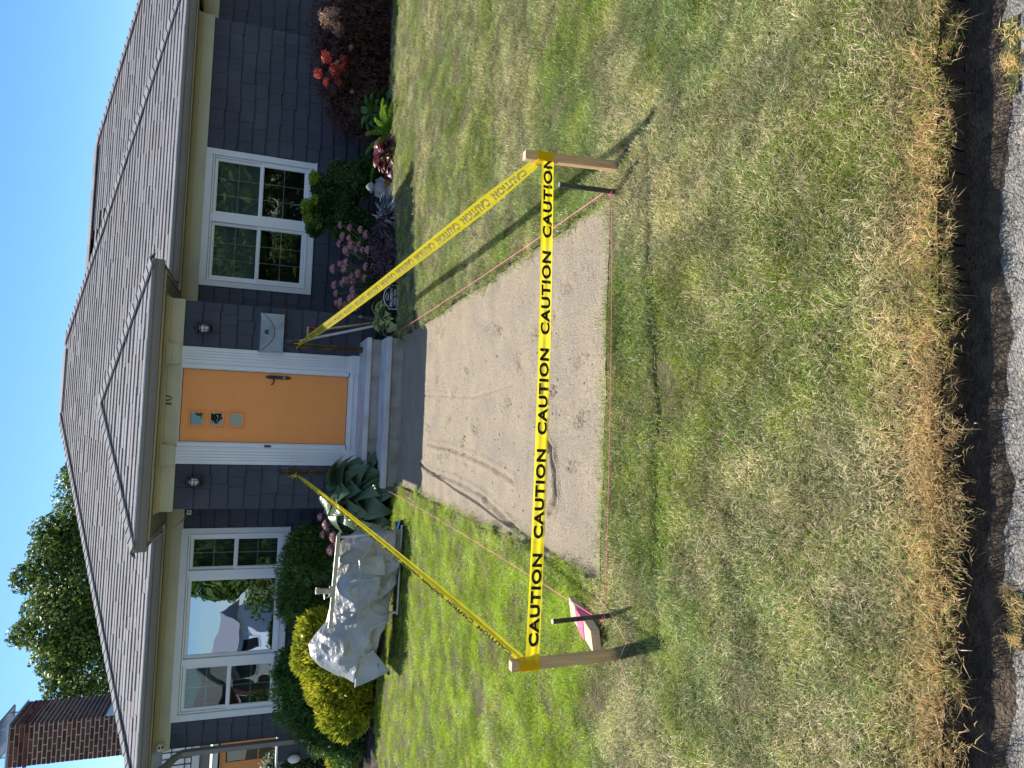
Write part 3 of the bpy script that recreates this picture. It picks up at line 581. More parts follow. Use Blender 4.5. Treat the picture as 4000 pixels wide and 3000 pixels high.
# --- door
m=MB(); dx0,dx1,dz0,dz1=.009,.909,.456,2.466; pn=[(.215,.365,2.215,2.355),(.215,.365,1.982,2.122),(.215,.365,1.752,1.892)]
fy,by=.030,.074
m.box((dx0,fy,dz0),(pn[0][0],by,dz1)); m.box((pn[0][1],fy,dz0),(dx1,by,dz1)); zs=[dz0]+[v for q in pn[::-1] for v in (q[2],q[3])]+[dz1]
for k in range(0,len(zs),2): m.box((pn[0][0],fy,zs[k]),(pn[0][1],by,zs[k+1]))
door=m.build('door',M_door,house)
for (a,b,c,e) in pn:
    q=MB()
    for wd_,yy,tk in ((.040,fy-.006,.0059),(.014,fy-.014,.0079),):
        a2,b2,c2,e2=a-wd_,b+wd_,c-wd_,e+wd_
        q.box((a2,yy,c2),(a2+.014,yy+tk,e2)); q.box((b2-.014,yy,c2),(b2,yy+tk,e2)); q.box((a2+.014,yy,c2),(b2-.014,yy+tk,c2+.014)); q.box((a2+.014,yy,e2-.014),(b2-.014,yy+tk,e2))
    q.build('pane_moulding',M_door,door)
    q=MB(); q.box((a,.052,c),(b,.058,e)); q.build('pane',M_glass,door); q=MB(); q.box((a,.078,c),(b,.082,e)); q.build('backing',M_dark,door)
q=MB(); q.prism([(.858,1.175),(.880,1.215),(.880,1.465),(.858,1.505),(.836,1.465),(.836,1.215)],1,.018,.0298); q.build('lock_plate',M_blk,door)
q=MB(); q.tube([(.862,.02,1.40),(.862,-.03,1.40),(.845,-.045,1.40),(.79,-.045,1.396),(.765,-.04,1.412),(.76,-.035,1.425)],[.012,.011,.010,.009,.008,.010],8); q.build('handle',M_blk,door,smooth=True)
q=MB(); q.lathe([(.011,0),(.011,.006)],n=12); o=q.build('keyhole',M_rodend,door); o.matrix_basis=door.matrix_world.inverted()@Matrix.Translation((.858,.018,1.27))@Matrix.Rotation(math.pi/2,4,'X'); o.matrix_parent_inverse=Matrix.Identity(4)
q=MB(); q.box((-.046,-.036,1.39),(-.022,-.0225,1.47)); q.lathe([(.008,0),(.007,.006)],c=(-.034,-.04,1.43),n=8); q.build('door_bell',M_blk,house)
# house number 1 and 0
def text_mesh(name,body,w,h,mat,depth=.004,offset=0,space=1.0,mirror=False):
    c=bpy.data.curves.new(name,'FONT'); c.body=body; c.size=1; c.extrude=.5; c.offset=offset; c.space_character=space; c.resolution_u=4
    o=bpy.data.objects.new(name,c); COL.objects.link(o); dg=bpy.context.evaluated_depsgraph_get(); me=bpy.data.meshes.new_from_object(o.evaluated_get(dg)); bpy.data.objects.remove(o)
    V=np.zeros(len(me.vertices)*3,np.float32); me.vertices.foreach_get('co',V); V=V.reshape(-1,3); mn,mxx=V.min(0),V.max(0)
    V[:,0]=(V[:,0]-mn[0])/(mxx[0]-mn[0])*w; V[:,1]=(V[:,1]-mn[1])/(mxx[1]-mn[1])*h; V[:,2]=V[:,2]*depth
    me.vertices.foreach_set('co',V.ravel()); me.materials.clear(); me.materials.append(mat); me.update(); me.name=name; return me
def put(o,parent,Mx): o.parent=parent; o.matrix_parent_inverse=Matrix.Identity(4); o.matrix_basis=(parent.matrix_world.inverted() if parent else Matrix())@Mx
m=MB(); zc=2.575
m.prism([(.438,zc),(.482,zc),(.482,zc+.006),(.470,zc+.010),(.470,zc+.105),(.462,zc+.105),(.438,zc+.090),(.438,zc+.084),(.450,zc+.088),(.450,zc+.010),(.438,zc+.006)],1,-.034,-.0285); m.build('house_digit',M_blk,house)
m=MB(); N_=28
out=[(.530+.034*math.cos(2*math.pi*k/N_),zc+.0525+.0535*math.sin(2*math.pi*k/N_)) for k in range(N_)]; inn=[(.530+.019*math.cos(2*math.pi*k/N_),zc+.0525+.047*math.sin(2*math.pi*k/N_)) for k in range(N_)]
for k in range(N_):
    k2=(k+1)%N_; m.hexa([(out[k][0],-.034,out[k][1]),(out[k2][0],-.034,out[k2][1]),(out[k2][0],-.0285,out[k2][1]),(out[k][0],-.0285,out[k][1]),(inn[k][0],-.034,inn[k][1]),(inn[k2][0],-.034,inn[k2][1]),(inn[k2][0],-.0285,inn[k2][1]),(inn[k][0],-.0285,inn[k][1])])
m.build('house_digit',M_blk,house)
# --- windows
def frame_box(q,a,b,c,e,y0,y1,t):
    q.box((a,y0,c),(a+t,y1,e)); q.box((b-t,y0,c),(b,y1,e)); q.box((a+t,y0,c),(b-t,y1,c+t)); q.box((a+t,y0,e-t),(b-t,y1,e))
def window(W_,units,cas,curtain,glz):
    a,b,c,e=W_; q=MB(); frame_box(q,a,b,c,e,WY-.030,WY-.0005,cas); frame_box(q,a+cas-.012,b-cas+.012,c+cas-.012,e-cas+.012,WY-.038,WY-.0305,.010)
    q.box((a-.005,WY-.042,c-.012),(b+.005,WY-.031,c+.02)); win=q.build('window',M_trim,house,bevel=.003)
    q=MB(); fa,fb,fc,fe=a+cas+.001,b-cas-.001,c+cas+.001,e-cas-.001; frame_box(q,fa,fb,fc,fe,WY-.012,WY+.075,.024); f=q.build('frame',M_vinyl,win,bevel=.003)
    prev=None
    for (x0,x1,kind) in units:
        g=.028
        if prev is not None: q=MB(); q.box((prev+.001,WY-.024,fc+.025),(x0-.001,WY+.07,fe-.025)); q.build('mullion',M_vinyl,win,bevel=.003)
        prev=x1
        z0_,z1_=fc+.026,fe-.026; zm=(z0_+z1_)/2
        if kind=='picture': sashes=[(z0_,z1_,0)]
        else: sashes=[(zm-.016,z1_,0),(z0_,zm+.016,.026)]
        for (s0,s1,off) in sashes:
            off=-off+.026
            q=MB(); frame_box(q,x0+.001,x1-.001,s0,s1,WY+off-.012,WY+off+.022,.034); frame_box(q,x0+.0355,x1-.0355,s0+.0345,s1-.0345,WY+off-.006,WY+off+.018,.010); q.build('sash',M_vinyl,win,bevel=.002)
            q=MB(); q.box((x0+.04,WY+off+.004,s0+.04),(x1-.04,WY+off+.008,s1-.04)); q.build('pane',M_glassbig if kind=='picture' else M_glass,win)
            if kind!='picture':
                q=MB(); n_=3 if kind=='six' else 2
                for k in range(1,n_):
                    xx=x0+.045+(x1-x0-.09)*k/n_; q.box((xx-.006,WY+off+.011,s0+.045),(xx+.006,WY+off+.016,s1-.045))
                zz=(s0+s1)/2; q.box((x0+.045,WY+off+.0105,zz-.006),(x1-.045,WY+off+.0165,zz+.006)); q.build('muntin',M_vinyl,win)
    return win
wR=window(WR,[(2.345,3.185,'six'),(3.305,4.150,'six')],.095,0,0)
wL=window(WL,[(-3.86,-3.225,'four'),(-3.125,-1.995,'picture'),(-1.885,-1.405,'four')],.095,0,0)
def pleats(x0,x1,z0,z1,y,mat,nm,parent,step=.05,amp=.018):
    m=MB(); n=int((x1-x0)/step*4); i0=0
    for k in range(n+1):
        x=x0+(x1-x0)*k/n; yy=y+amp*math.sin(k/4*2*math.pi+.4*math.sin(k*.7)); m.v+=[(x,yy,z0),(x,yy,z1)]
    for k in range(n): m.f.append((2*k,2*k+2,2*k+3,2*k+1)); m.mi.append(0)
    return m.build(nm,mat,parent,smooth=True)
pleats(-3.90,-3.15,1.1,2.42,WY+.22,M_curt,'curtain',wL,.06,.022); pleats(-1.96,-1.36,1.1,2.42,WY+.22,M_curt,'curtain',wL,.06,.022)
for (x0,x1) in ((2.36,3.17),(3.32,4.14)):
    m=MB(); k=0; z=2.40
    while z>1.70: m.box((x0,WY+.13,z-.018),(x1,WY+.15,z)); m.box((x0,WY+.125,z-.0385),(x1,WY+.142,z-.0185)); z-=.039
    m.build('blind',M_shade,wR)
for w_,(a,b,c,e) in ((wL,WL),(wR,WR)):
    m=MB(); m.box((a-.1,WY+.9,c-.2),(b+.1,WY+.92,e+.1)); m.box((a-.1,WY+.165,c-.2),(a-.08,WY+.9,e+.1)); m.box((b+.08,WY+.165,c-.2),(b+.1,WY+.9,e+.1)); m.box((a-.08,WY+.165,e+.08),(b+.08,WY+.9,e+.1)); m.box((a-.08,WY+.165,c-.2),(b+.08,WY+.9,c-.18)); m.build('room_recess',pm('darkened_room_wall',(.06,.055,.05),rough=.9),w_)  # room boxes coloured dark so the shade indoors is in the paint
# --- porch steps
m=MB(); m.box((-.55,-.745,.262),(1.384,-.003,.322)); st_=m.build('porch_landing',M_conc,house,bevel=.008)
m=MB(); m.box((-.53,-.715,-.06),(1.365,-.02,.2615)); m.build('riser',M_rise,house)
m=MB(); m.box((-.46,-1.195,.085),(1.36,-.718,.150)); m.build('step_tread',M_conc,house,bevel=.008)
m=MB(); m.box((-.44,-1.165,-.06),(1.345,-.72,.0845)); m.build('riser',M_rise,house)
m=MB(); m.box((-.43,-1.185,-.06),(1.335,-1.166,.03)); m.build('footing',M_rise,house)
# --- chimney
CX0,CX1,CY0,CY1,CZ0,CZ1=-5.53,-4.85,4.2,5.22,3.35,5.155
ch=MB(); ch.box((CX0+.004,CY0+.004,2.9),(CX1-.004,CY1-.004,CZ1-.02)); chim=ch.build('chimney',M_mort,house)
bm_=[]
for i in range(5):
    q=MB(); q.box((0,0,0),(1,1,1)); me=q.mesh('brick',M_brick)
    for v in me.vertices: v.co+=Vector([random.uniform(-.02,.02) for _ in range(3)])
    bm_.append(me)
course=.0677; k=0; z=CZ1-.03-course
R=random.Random(4); nb=0
while z>CZ0:
    ex=.018 if k in(2,3) else (.006 if k<2 else 0)
    for face in (0,1):
        a0,a1=(CX0,CX1) if face==0 else (CY0,CY1)
        Lb=.213; off=(k%2)*Lb/2 if face==0 else (k%2)*Lb/2+.05; x=a0-off
        while x<a1:
            p,q_=max(x,a0-ex),min(x+Lb-.017,a1+ex); x+=Lb
            if q_-p<.03: continue
            jo=R.uniform(-.002,.003)
            o=bpy.data.objects.new('brick',bm_[nb%5]); COL.objects.link(o); nb+=1
            if face==0: M_=Matrix.Translation((p,CY0-ex-jo,z))@Matrix.Diagonal((q_-p,.05,course-.017,1))
            else: M_=Matrix.Translation((CX1+ex+jo-.05,p+(.0505 if p<=CY0+.001 else 0),z))@Matrix.Diagonal((.05,q_-p-(.0505 if p<=CY0+.001 else 0),course-.017,1))
            put(o,chim,M_)
    z-=course; k+=1
m=MB(); m.box((CX0-.025,CY0-.025,CZ1-.028),(CX1+.025,CY1+.025,CZ1-.005)); m.build('crown',M_flash,chim)
m=MB(); m.box((CX0+.1,CY0+.15,CZ1-.004),(CX0+.115,CY0+.165,CZ1+.16)); m.box((CX1-.115,CY0+.15,CZ1-.004),(CX1-.1,CY0+.165,CZ1+.16)); m.box((CX1-.115,CY1-.165,CZ1-.004),(CX1-.1,CY1-.15,CZ1+.16)); m.box((CX0+.1,CY1-.165,CZ1-.004),(CX0+.115,CY1-.15,CZ1+.16))
for k in range(22):
    x=CX0+.11+k*(CX1-CX0-.22)/21; m.box((x-.002,CY0+.157,CZ1),(x+.002,CY0+.159,CZ1+.15)); yy=CY0+.16+k*(CY1-CY0-.32)/21; m.box((CX1-.108,yy-.002,CZ1),(CX1-.106,yy+.002,CZ1+.15))
for k in range(5): m.box((CX0+.11,CY0+.1575,CZ1+.02+k*.03),(CX1-.11,CY0+.1595,CZ1+.023+k*.03))
m.build('spark_screen',M_flash,chim)
m=MB(); m.box((CX0+.02,CY0+.05,CZ1+.155),(CX1-.02,CY1-.05,CZ1+.175)); zc_=CZ1+.1751; xm=(CX0+CX1)/2; ym=(CY0+CY1)/2; i=len(m.v); m.v+=[(CX0+.0,CY0+.03,zc_),(CX1,CY0+.03,zc_),(CX1,CY1-.03,zc_),(CX0,CY1-.03,zc_),(xm,ym,zc_+.16)]; m.f+=[(i,i+1,i+4),(i+1,i+2,i+4),(i+2,i+3,i+4),(i+3,i,i+4),(i+3,i+2,i+1,i)]; m.mi+=[0]*5
m.build('chimney_cap',M_gal,chim)
m=MB(); m.box((CX1+.012,CY0-.02,3.30),(CX1+.02,CY1+.02,3.74)); m.build('flashing',M_flash,chim)
# ================================================================ things on the wall
def lantern(x,zc,label):
    t=thing('wall_lantern',label,'lamp',(x,-.02,zc),'black wall lanterns beside the front door'); 
    m=MB(); m.box((x-.045,-.048,zc-.02),(x+.045,-.020,zc+.085)); m.tube([(x,-.045,zc+.06),(x,-.085,zc+.10),(x,-.12,zc+.085),(x,-.12,zc+.07)],.007,8); m.build('bracket',M_blk,t)
    m=MB(); m.lathe([(.012,.098),(.03,.085),(.068,.062),(.074,.048),(.066,.046)],c=(x,-.12,zc),n=8); m.lathe([(.008,.098),(.011,.112),(.004,.122)],c=(x,-.12,zc),n=8); m.build('roof',M_blk,t)
    m=MB(); m.lathe([(.060,-.095),(.066,-.085),(.060,-.075)],c=(x,-.12,zc),n=8); m.lathe([(.02,-.112),(.045,-.1),(.05,-.0955)],c=(x,-.12,zc),n=8); m.build('base',M_blk,t)
    m=MB()
    for k in range(8):
        a=k*math.pi/4+math.pi/8; m.tube([(x+.056*math.cos(a),-.12+.056*math.sin(a),zc-.077),(x+.062*math.cos(a),-.12+.062*math.sin(a),zc+.048)],.0045,5)
    for zz in (-.02,.02): m.lathe([(.060,zz-.003),(.0635,zz),(.060,zz+.003),(.056,zz)],c=(x,-.12,zc),n=8)
    m.build('cage',M_blk,t)
    m=MB(); m.lathe([(.014,-.074),(.034,-.055),(.044,-.02),(.042,.01),(.028,.035),(.014,.045)],c=(x,-.12,zc),n=14); m.build('bulb',M_glassw,t,smooth=True)
lantern(1.415,2.268,'black wall lantern to the right of the orange door above the metal mailbox')
lantern(-.488,2.275,'black wall lantern to the left of the orange door above the old post')
# envelope-shaped metal letter box
t=thing('mailbox','galvanised letter box shaped like an envelope, right of the orange door','mailbox',(1.425,-.022,1.29))
x0,x1,z0,z1=1.185,1.668,1.305,1.585
m=MB(); m.hexa([(x0,-.12,z0),(x1,-.12,z0),(x1,-.022,z0-.01),(x0,-.022,z0-.01),(x0,-.12,z1),(x1,-.12,z1),(x1,-.022,z1+.03),(x0,-.022,z1+.03)]); m.build('body',M_gal,t,bevel=.006)
m=MB(); n=14; top=[(x0-.006+(x1-x0+.012)*k/n) for k in range(n+1)]; i=0
for k,x in enumerate(top):
    u_=2*k/n-1; dz=.165*(1-abs(u_)**1.9); m.v+=[(x,-.020,z1+.036),(x,-.127,z1+.006),(x,-.128,z1-dz)]
for k in range(n): a=3*k; m.f+=[(a,a+3,a+4,a+1),(a+1,a+4,a+5,a+2)]; m.mi+=[0,0]
o=m.build('flap',M_gal,t); sdm=o.modifiers.new('thick','SOLIDIFY'); sdm.thickness=.003
m=MB(); m.tube([(x,-.130,z1-.165*(1-abs(2*k/n-1)**1.9)-.001) for k,x in enumerate(top)],.003,6); m.build('flap_rim',M_blk,t)
m=MB(); xm=(x0+x1)/2; m.tube([(x0+.01,-.121,z0+.012),(xm,-.122,z0+.115)],.0016,5); m.tube([(x1-.01,-.121,z0+.012),(xm,-.122,z0+.115)],.0016,5); m.build('fold_seam',M_rodend,t)
m=MB(); m.prism([(xm-.028,z1-.055),(xm,z1-.04),(xm+.028,z1-.055),(xm+.028,z1-.10),(xm,z1-.085),(xm-.028,z1-.10)],1,-.134,-.1285); m.build('keyplate',M_blk,t)
# dome security camera under the left eave, with two lenses
t=thing('security_camera','white dome security camera with two black lenses on the cream board above the left corner','camera',(-4.29,1.44,2.60))
m=MB(); m.lathe([(.062,0),(.062,.02),(.052,.035)],c=(0,0,0),n=20); o=m.build('mount',M_white,t,smooth=True); put(o,t,Matrix.Translation((-4.29,1.441,2.60))@Matrix.Rotation(math.pi/2,4,'X'))
m=MB(); m.lathe([(.045,0),(.05,.02),(.047,.04),(.030,.062),(.004,.068)],n=20); o=m.build('dome',M_white,t,smooth=True); put(o,t,Matrix.Translation((-4.27,1.405,2.595))@Matrix.Rotation(math.radians(70),4,'X')@Matrix.Rotation(.0,4,'Y'))
for zz in (.02,-.022):
    m=MB(); m.lathe([(.016,0),(.016,.008),(.004,.010)],n=14); o=m.build('lens',M_blk,t); put(o,t,Matrix.Translation((-4.262,1.345,2.583+zz))@Matrix.Rotation(math.radians(84),4,'X'))
# small sensor and its cable under the entrance eave
t=tag(MB().tube([(-1.20,-.05,2.695),(-1.19,.45,2.62),(-1.17,.9,2.53),(-1.12,1.25,2.46),(-1.055,1.40,2.45)],.007,6).build('cable',M_white),'pale cable looping from the entrance eave to the small white sensor','cable')
t=thing('sensor','small white sensor box on the blue wall left of the entrance','sensor',(-1.05,1.44,2.43))
m=MB(); m.box((-1.085,1.395,2.385),(-1.02,1.445,2.445)); m.build('body',M_white,t,bevel=.004); m=MB(); m.lathe([(.014,0),(.014,.006)],n=12); o=m.build('lens',M_blk,t); put(o,t,Matrix.Translation((-1.052,1.394,2.415))@Matrix.Rotation(math.pi/2,4,'X'))
t=thing('power_outlet','grey weatherproof power outlet low on the blue wall beside the pink flowers','outlet',(-1.05,1.44,.49))
m=MB(); m.box((-1.095,1.39,.425),(-1.005,1.445,.555)); m.build('box',M_white,t,bevel=.004); m=MB(); m.box((-1.09,1.375,.43),(-1.052,1.3895,.55)); m.box((-1.048,1.375,.43),(-1.010,1.3895,.55)); m.build('cover',M_gal,t,bevel=.003)
# ---- old posts beside the steps
def oldpost(x,lab,h):
    t=thing('timber_post',lab,'post',(x,-.30,.322),'old posts on the porch edge')
    m=MB(); 
    for (a,b) in ((-.040,-.006),(.000,.036)):
        m.hexa([(x+a,-.335,.323),(x+b,-.335,.323),(x+b,-.275,.323),(x+a,-.275,.323),(x+a+.006,-.332,h),(x+b+.004,-.334,h),(x+b+.004,-.275,h),(x+a+.006,-.275,h)])
    m.box((x-.006,-.325,.325),(x+.0,-.285,h-.04)); m.build('timber',M_old,t,bevel=.003)
    m=MB(); m.box((x-.035,-.345,h-.012),(x+.035,-.336,h-.11)) if 0 else m.box((x+.038,-.33,h-.10),(x+.062,-.28,h-.005)); m.box((x-.035,-.34,h+.001),(x+.06,-.27,h+.008)); m.build('bracket',M_blue,t)
    m=MB(); m.tube([(x+.03,-.338,h-.13),(x+.062,-.335,h-.135),(x+.066,-.30,h-.13),(x+.04,-.27,h-.135)],.012,6); m.build('clamp',M_blk,t)
oldpost(1.262,'old dark split post right of the steps holding the end of the right-hand tape',1.285)
oldpost(-.345,'old dark split post left of the steps behind the large hosta',1.275)
# ---- tools leaning on the wall
t=thing('shovel','shovel with a red D-shaped grip standing against the wall right of the steps','shovel',(1.72,-.12,0))
P0,P1=Vector((1.49,-.045,.98)),Vector((1.66,-.22,.12)); ax=(P0-P1).normalized()
m=MB(); m.tube([P1,P0-ax*.11],.015,8); m.build('shaft',M_hand,t,smooth=True)
sd=Vector((1,0,0)); q0=P0-ax*.13
m=MB(); m.tube([q0,q0+ax*.05+sd*.02,P0+ax*.0+sd*.052,P0+ax*.03+sd*.05],.010,8); m.tube([q0,q0+ax*.05-sd*.02,P0-sd*.052,P0+ax*.03-sd*.05],.010,8); m.tube([q0-ax*.03,q0+ax*.02],.019,8); m.build('grip_frame',M_red,t,smooth=True)
m=MB(); m.tube([P0+ax*.028+sd*.062,P0+ax*.028-sd*.062],.015,8); m.build('grip',M_hand,t,smooth=True)
m=MB(); c=P1; m.prism([(c.x-.10,.0),(c.x+.10,.0),(c.x+.11,.16),(c.x+.02,.19),(c.x-.02,.19),(c.x-.11,.16)],1,c.y-.016,c.y-.010); m.build('blade',M_gal,t)
tag(MB().tube([(1.345,-.1,1.10),(1.61,-.60,.02)],.017,10).build('pole',M_pole),'pale straight pole leaning from behind the variegated hosta up to the old post','pole')
# ================================================================ yellow tape, stakes, rods and line
ST=[(1.560,-6.620,.475,'wooden stake at the right-hand corner of the sand with yellow tape wrapped near its top'),(-.640,-6.755,.508,'wooden stake at the left-hand corner beside the pink string spool with yellow tape round it')]
lean=[(-.030,0),(-.004,0)]
for k,(x,y,h,lab) in enumerate(ST):
    t=thing('wooden_stake',lab,'stake',(x,y,0),'wooden stakes at the near corners of the sand'); lx=lean[k][0]; w=.0205
    bx=x+(.030 if k==0 else .010)
    m=MB(); m.hexa([(bx-w,y-w,-.08),(bx+w,y-w,-.08),(bx+w,y+w,-.08),(bx-w,y+w,-.08),(x-w,y-w,h),(x+w,y-w,h),(x+w,y+w,h),(x-w,y+w,h)]); m.build('shaft',M_wood,t,bevel=.0025)
    m=MB(); m.box((x-w+.002,y-w+.002,h+.0005),(x+w-.002,y+w-.002,h+.0015)); m.build('sawn_top',M_end,t)
    zt=(.395,.452)[k]; q=w+.0015
    m=MB(); e=.0012
    for (a,b,c_,d_) in ((-q-e,-q-e,q+e,-q),(-q-e,q,q+e,q+e),(-q-e,-q,-q,q),(q,-q,q+e,q)): m.box((x+a+.002,y+b,zt-.052-.012*k),(x+c_+.002,y+d_,zt+.026))
    m.build('tape_wrap',M_tape,t)
def ribbon(name,label,pa,pb,wa,wb,ww,sag,text,n=150,fold=.0025,two_sided=False,s0=0,per=.438,wl=.376,lh=.044,voff=0,tw=0,printmat=None,flip=1,end_t=1.0,wfn=None):
    """tape strip from pa to pb; wa, wb = width directions at its ends; ww = width; printed word repeated along it"""
    pa,pb=Vector(pa),Vector(pb); dv=(pb-pa); L_=dv.length; dv.normalize(); wa,wb=Vector(wa).normalized(),Vector(wb).normalized()
    def at(u_,v_,off=0):
        c=pa+(pb-pa)*u_; c.z-=4*sag*u_*(1-u_); w_=wa.lerp(wb,u_); w_=(w_-dv*w_.dot(dv)).normalized(); 
        if tw: w_=Matrix.Rotation(tw*math.sin(u_*9)*.5,3,dv)@w_
        nn=dv.cross(w_).normalized(); k=(wfn(u_) if wfn else 1)
        f=fold*(math.sin(v_*5.5+u_*5)+.4*math.sin(v_*10+u_*11+1))+.0006*math.sin(u_*150+v_*3)
        return c+w_*(v_-0)*ww*.5*k+nn*(f*k+off)
    m=8; V=[];F=[]
    for i in range(n+1):
        for j in range(m+1): V.append(at(i/n,2*j/m-1))
    for i in range(n):
        for j in range(m): a=i*(m+1)+j; F.append((a,a+1,a+m+2,a+m+1))
    me=bpy.data.meshes.new(name); me.from_pydata([tuple(v) for v in V],[],F); me.materials.append(M_tape); me.polygons.foreach_set('use_smooth',[True]*len(F)); o=obj(name,me); tag(o,label,'tape')
    base=text_mesh('word',text,wl,lh,printmat or M_print,.0034,offset=.035,space=1.12)
    bm=bmesh.new(); bm.from_mesh(base); ed=[e for e in bm.edges if abs(e.verts[0].co.x-e.verts[1].co.x)>.01 or abs(e.verts[0].co.y-e.verts[1].co.y)>.01]
    bmesh.ops.triangulate(bm,faces=bm.faces); bmesh.ops.subdivide_edges(bm,edges=[e for e in bm.edges if e.calc_length()>.012],cuts=1); bm.to_mesh(base); bm.free()
    s=s0
    while s<L_*end_t:
        w2=base.copy(); ok=0; cs=[]
        for v in w2.vertices:
            u_=(s+v.co.x)/L_; vv=flip*((v.co.y-lh/2)/(ww/2))+voff; vv=max(-1.0,min(1.0,vv)); u_=max(0.001,min(.999,u_)); cs.append(at(u_,vv,v.co.z))
        for v,cc in zip(w2.vertices,cs): v.co=cc
        w2.update(); c=obj('word',w2,o); s+=per
    return o
# front length: the word reads left to right from the street
ribbon('caution_tape','yellow CAUTION tape stretched between the two wooden stakes in front of the sand',(-.628,-6.780,.424),(1.545,-6.645,.372),(0,.10,1),(0,.05,1),.057,.012,'CAUTION',s0=.065,voff=-.04,lh=.042,end_t=.97)
ribbon('caution_tape','yellow CAUTION tape from the right-hand stake to the right-hand post, its print showing through reversed',(1.540,-6.60,.415),(1.285,-.34,1.105),(.55,0,.80),(.785,.1,.62),.076,.03,'CAUTION',n=420,s0=.10,flip=-1,printmat=M_print2,lh=.046,fold=.0015,wfn=lambda u_:min(1,.55+u_*5)*min(1,.30+(1-u_)*6))
ribbon('caution_tape','narrow rolled yellow CAUTION tape running from the left-hand stake past the tarpaulin',(-.622,-6.735,.455),(-.375,-.34,1.068),(-.62,0,.70),(-.75,0,.60),.046,.02,'CAUTION',n=420,s0=.08,flip=1,lh=.017,voff=.72,fold=.003,tw=.25,wfn=lambda u_:min(1,.7+u_*4)*min(1,.35+(1-u_)*6))
# knots with loose ends
for (p,lab) in (((1.29,-.345,1.10),'ragged yellow tape knot on the right-hand post'),((-.372,-.345,1.075),'small yellow tape knot on the left-hand post')):
    m=MB(); R=random.Random(int(p[0]*100))
    m.tube([(p[0]-.03,p[1]+.0,p[2]),(p[0],p[1]-.012,p[2]+.01),(p[0]+.03,p[1],p[2]),(p[0]+.03,p[1]+.07,p[2]),(p[0]-.035,p[1]+.07,p[2]),(p[0]-.03,p[1],p[2])],.006,6)
    for k in range(5):
        a=R.uniform(.2,2.9); ln=R.uniform(.03,.09); b=Vector(p)+Vector((0,-.012,0)); e=b+Vector((math.cos(a)*ln,-.02,math.sin(a)*ln+.01)); i=len(m.v); w_=Vector((.007,0,.004)); m.v+=[tuple(b-w_),tuple(b+w_),tuple(e+w_*.8),tuple(e-w_*.4)]; m.f.append((i,i+1,i+2,i+3)); m.mi.append(0)
    tag(m.build('tape_knot',M_tape),lab,'knot')
# steel rods
RD=[(1.449,-6.630,.305,.012,'rusty dark steel rod at the right-hand corner of the sand'),(-.495,-6.680,.293,.0105,'black steel rod standing beside the wood block wound with pink string')]
for (x,y,h,rd,lab) in RD:
    t=thing('steel_rod',lab,'rod',(x,y,0),'steel rods at the near corners of the sand')
    m=MB(); m.tube([(x+.012,y,-.08),(x,y,h)],rd,14); m.build('shaft',M_rod,t,smooth=False); m=MB(); m.lathe([(rd*.93,0),(rd*.93,.001)],c=(x,y,h+.0003),n=14); m.build('cut_end',M_rodend,t)
# mason line
def line(pts,lab,mat=M_pinkp,r_=.0017): return tag(MB().tube(pts,r_,6).build('string_line',mat),lab,'string')
def sagl(a,b,s=.01,n=10): a,b=Vector(a),Vector(b); return [tuple(a+(b-a)*k/n-Vector((0,0,4*s*(k/n)*(1-k/n)))) for k in range(n+1)]
line(sagl((1.449,-6.645,.045),(-.49,-6.695,.050),.012),'taut pink string along the near edge of the sand between the two steel rods',M_pink)
line(sagl((1.447,-6.62,.075),(1.352,-1.20,.13),.02),'pink string running back along the right edge of the sand to the step',M_pink)
line(sagl((-.495,-6.67,.075),(-.47,-1.20,.09),.03),'pink string running back along the left edge of the sand to the step',M_pink)
line([(-.378,-6.571,.03),(-.387,-6.585,.035),(-.417,-6.613,.045),(-.462,-6.732,.04),(-.518,-6.85,.045),(-.545,-6.875,.04),(-.585,-6.850,.042),(-.63,-6.828,.045),(-.673,-6.858,.04),(-.702,-6.9,.045),(-.739,-6.915,.035),(-.76,-6.93,.03)],'loose end of pink string curling over the grass in front of the left-hand stake')
line([(-.40,-6.57,.03),(-.43,-6.60,.05),(-.455,-6.60,.07),(-.47,-6.63,.05),(-.485,-6.665,.05)],'short frayed loop of pink string at the foot of the left-hand rod')
m=MB()
for (x,y,z) in ((1.449,-6.630,.047),(-.494,-6.68,.052),(-.494,-6.68,.058)): m.tube([(x+.0135*math.cos(a),y+.0135*math.sin(a),z+.002*math.sin(3*a)) for a in np.linspace(0,6.283,14)],.0022,5)
kn=MB(); kn.tube([(1.449+.0145*math.cos(a),-6.630+.0145*math.sin(a),.047+.004*math.sin(2*a)) for a in np.linspace(0,12.5,26)],.002,5); tag(kn.build('string_knot',M_pink),'pink string knotted round the foot of the right-hand rod','knot')
kn=MB(); kn.tube([(-.494+.0135*math.cos(a),-6.68+.0135*math.sin(a),.052+.006*math.sin(1.5*a)) for a in np.linspace(0,18.8,40)],.002,5); tag(kn.build('string_knot',M_pink),'pink string knotted round the foot of the left-hand rod','knot')
# wood offcut used as a spool
t=thing('string_spool','wood block wound with bright pink string lying on the grass behind the left-hand rod','spool',(-.575,-6.46,.02))
Mx=Matrix.Translation((-.575,-6.465,.034))@Matrix.Rotation(math.radians(78),4,'Z')@Matrix.Rotation(math.radians(-14),4,'X')@Matrix.Rotation(math.radians(6),4,'Y')
m=MB(); m.box((-.165,-.055,-.021),(.165,.055,.021)); o=m.build('block',M_end,t,bevel=.003); put(o,t,Mx)
m=MB()
for k in range(60):
    xx=-.045+.075*random.random(); s_=random.uniform(-.035,.035); w_=.0565+.002*random.random(); h_=.0225+.002*random.random(); m.tube([(xx,-w_,-h_),(xx+s_,-w_,h_),(xx+s_*.4,w_,h_),(xx-s_*.3,w_,-h_),(xx,-w_,-h_)],.0018,4,cap=False)
o=m.build('wound_string',M_pink,t); put(o,t,Mx)
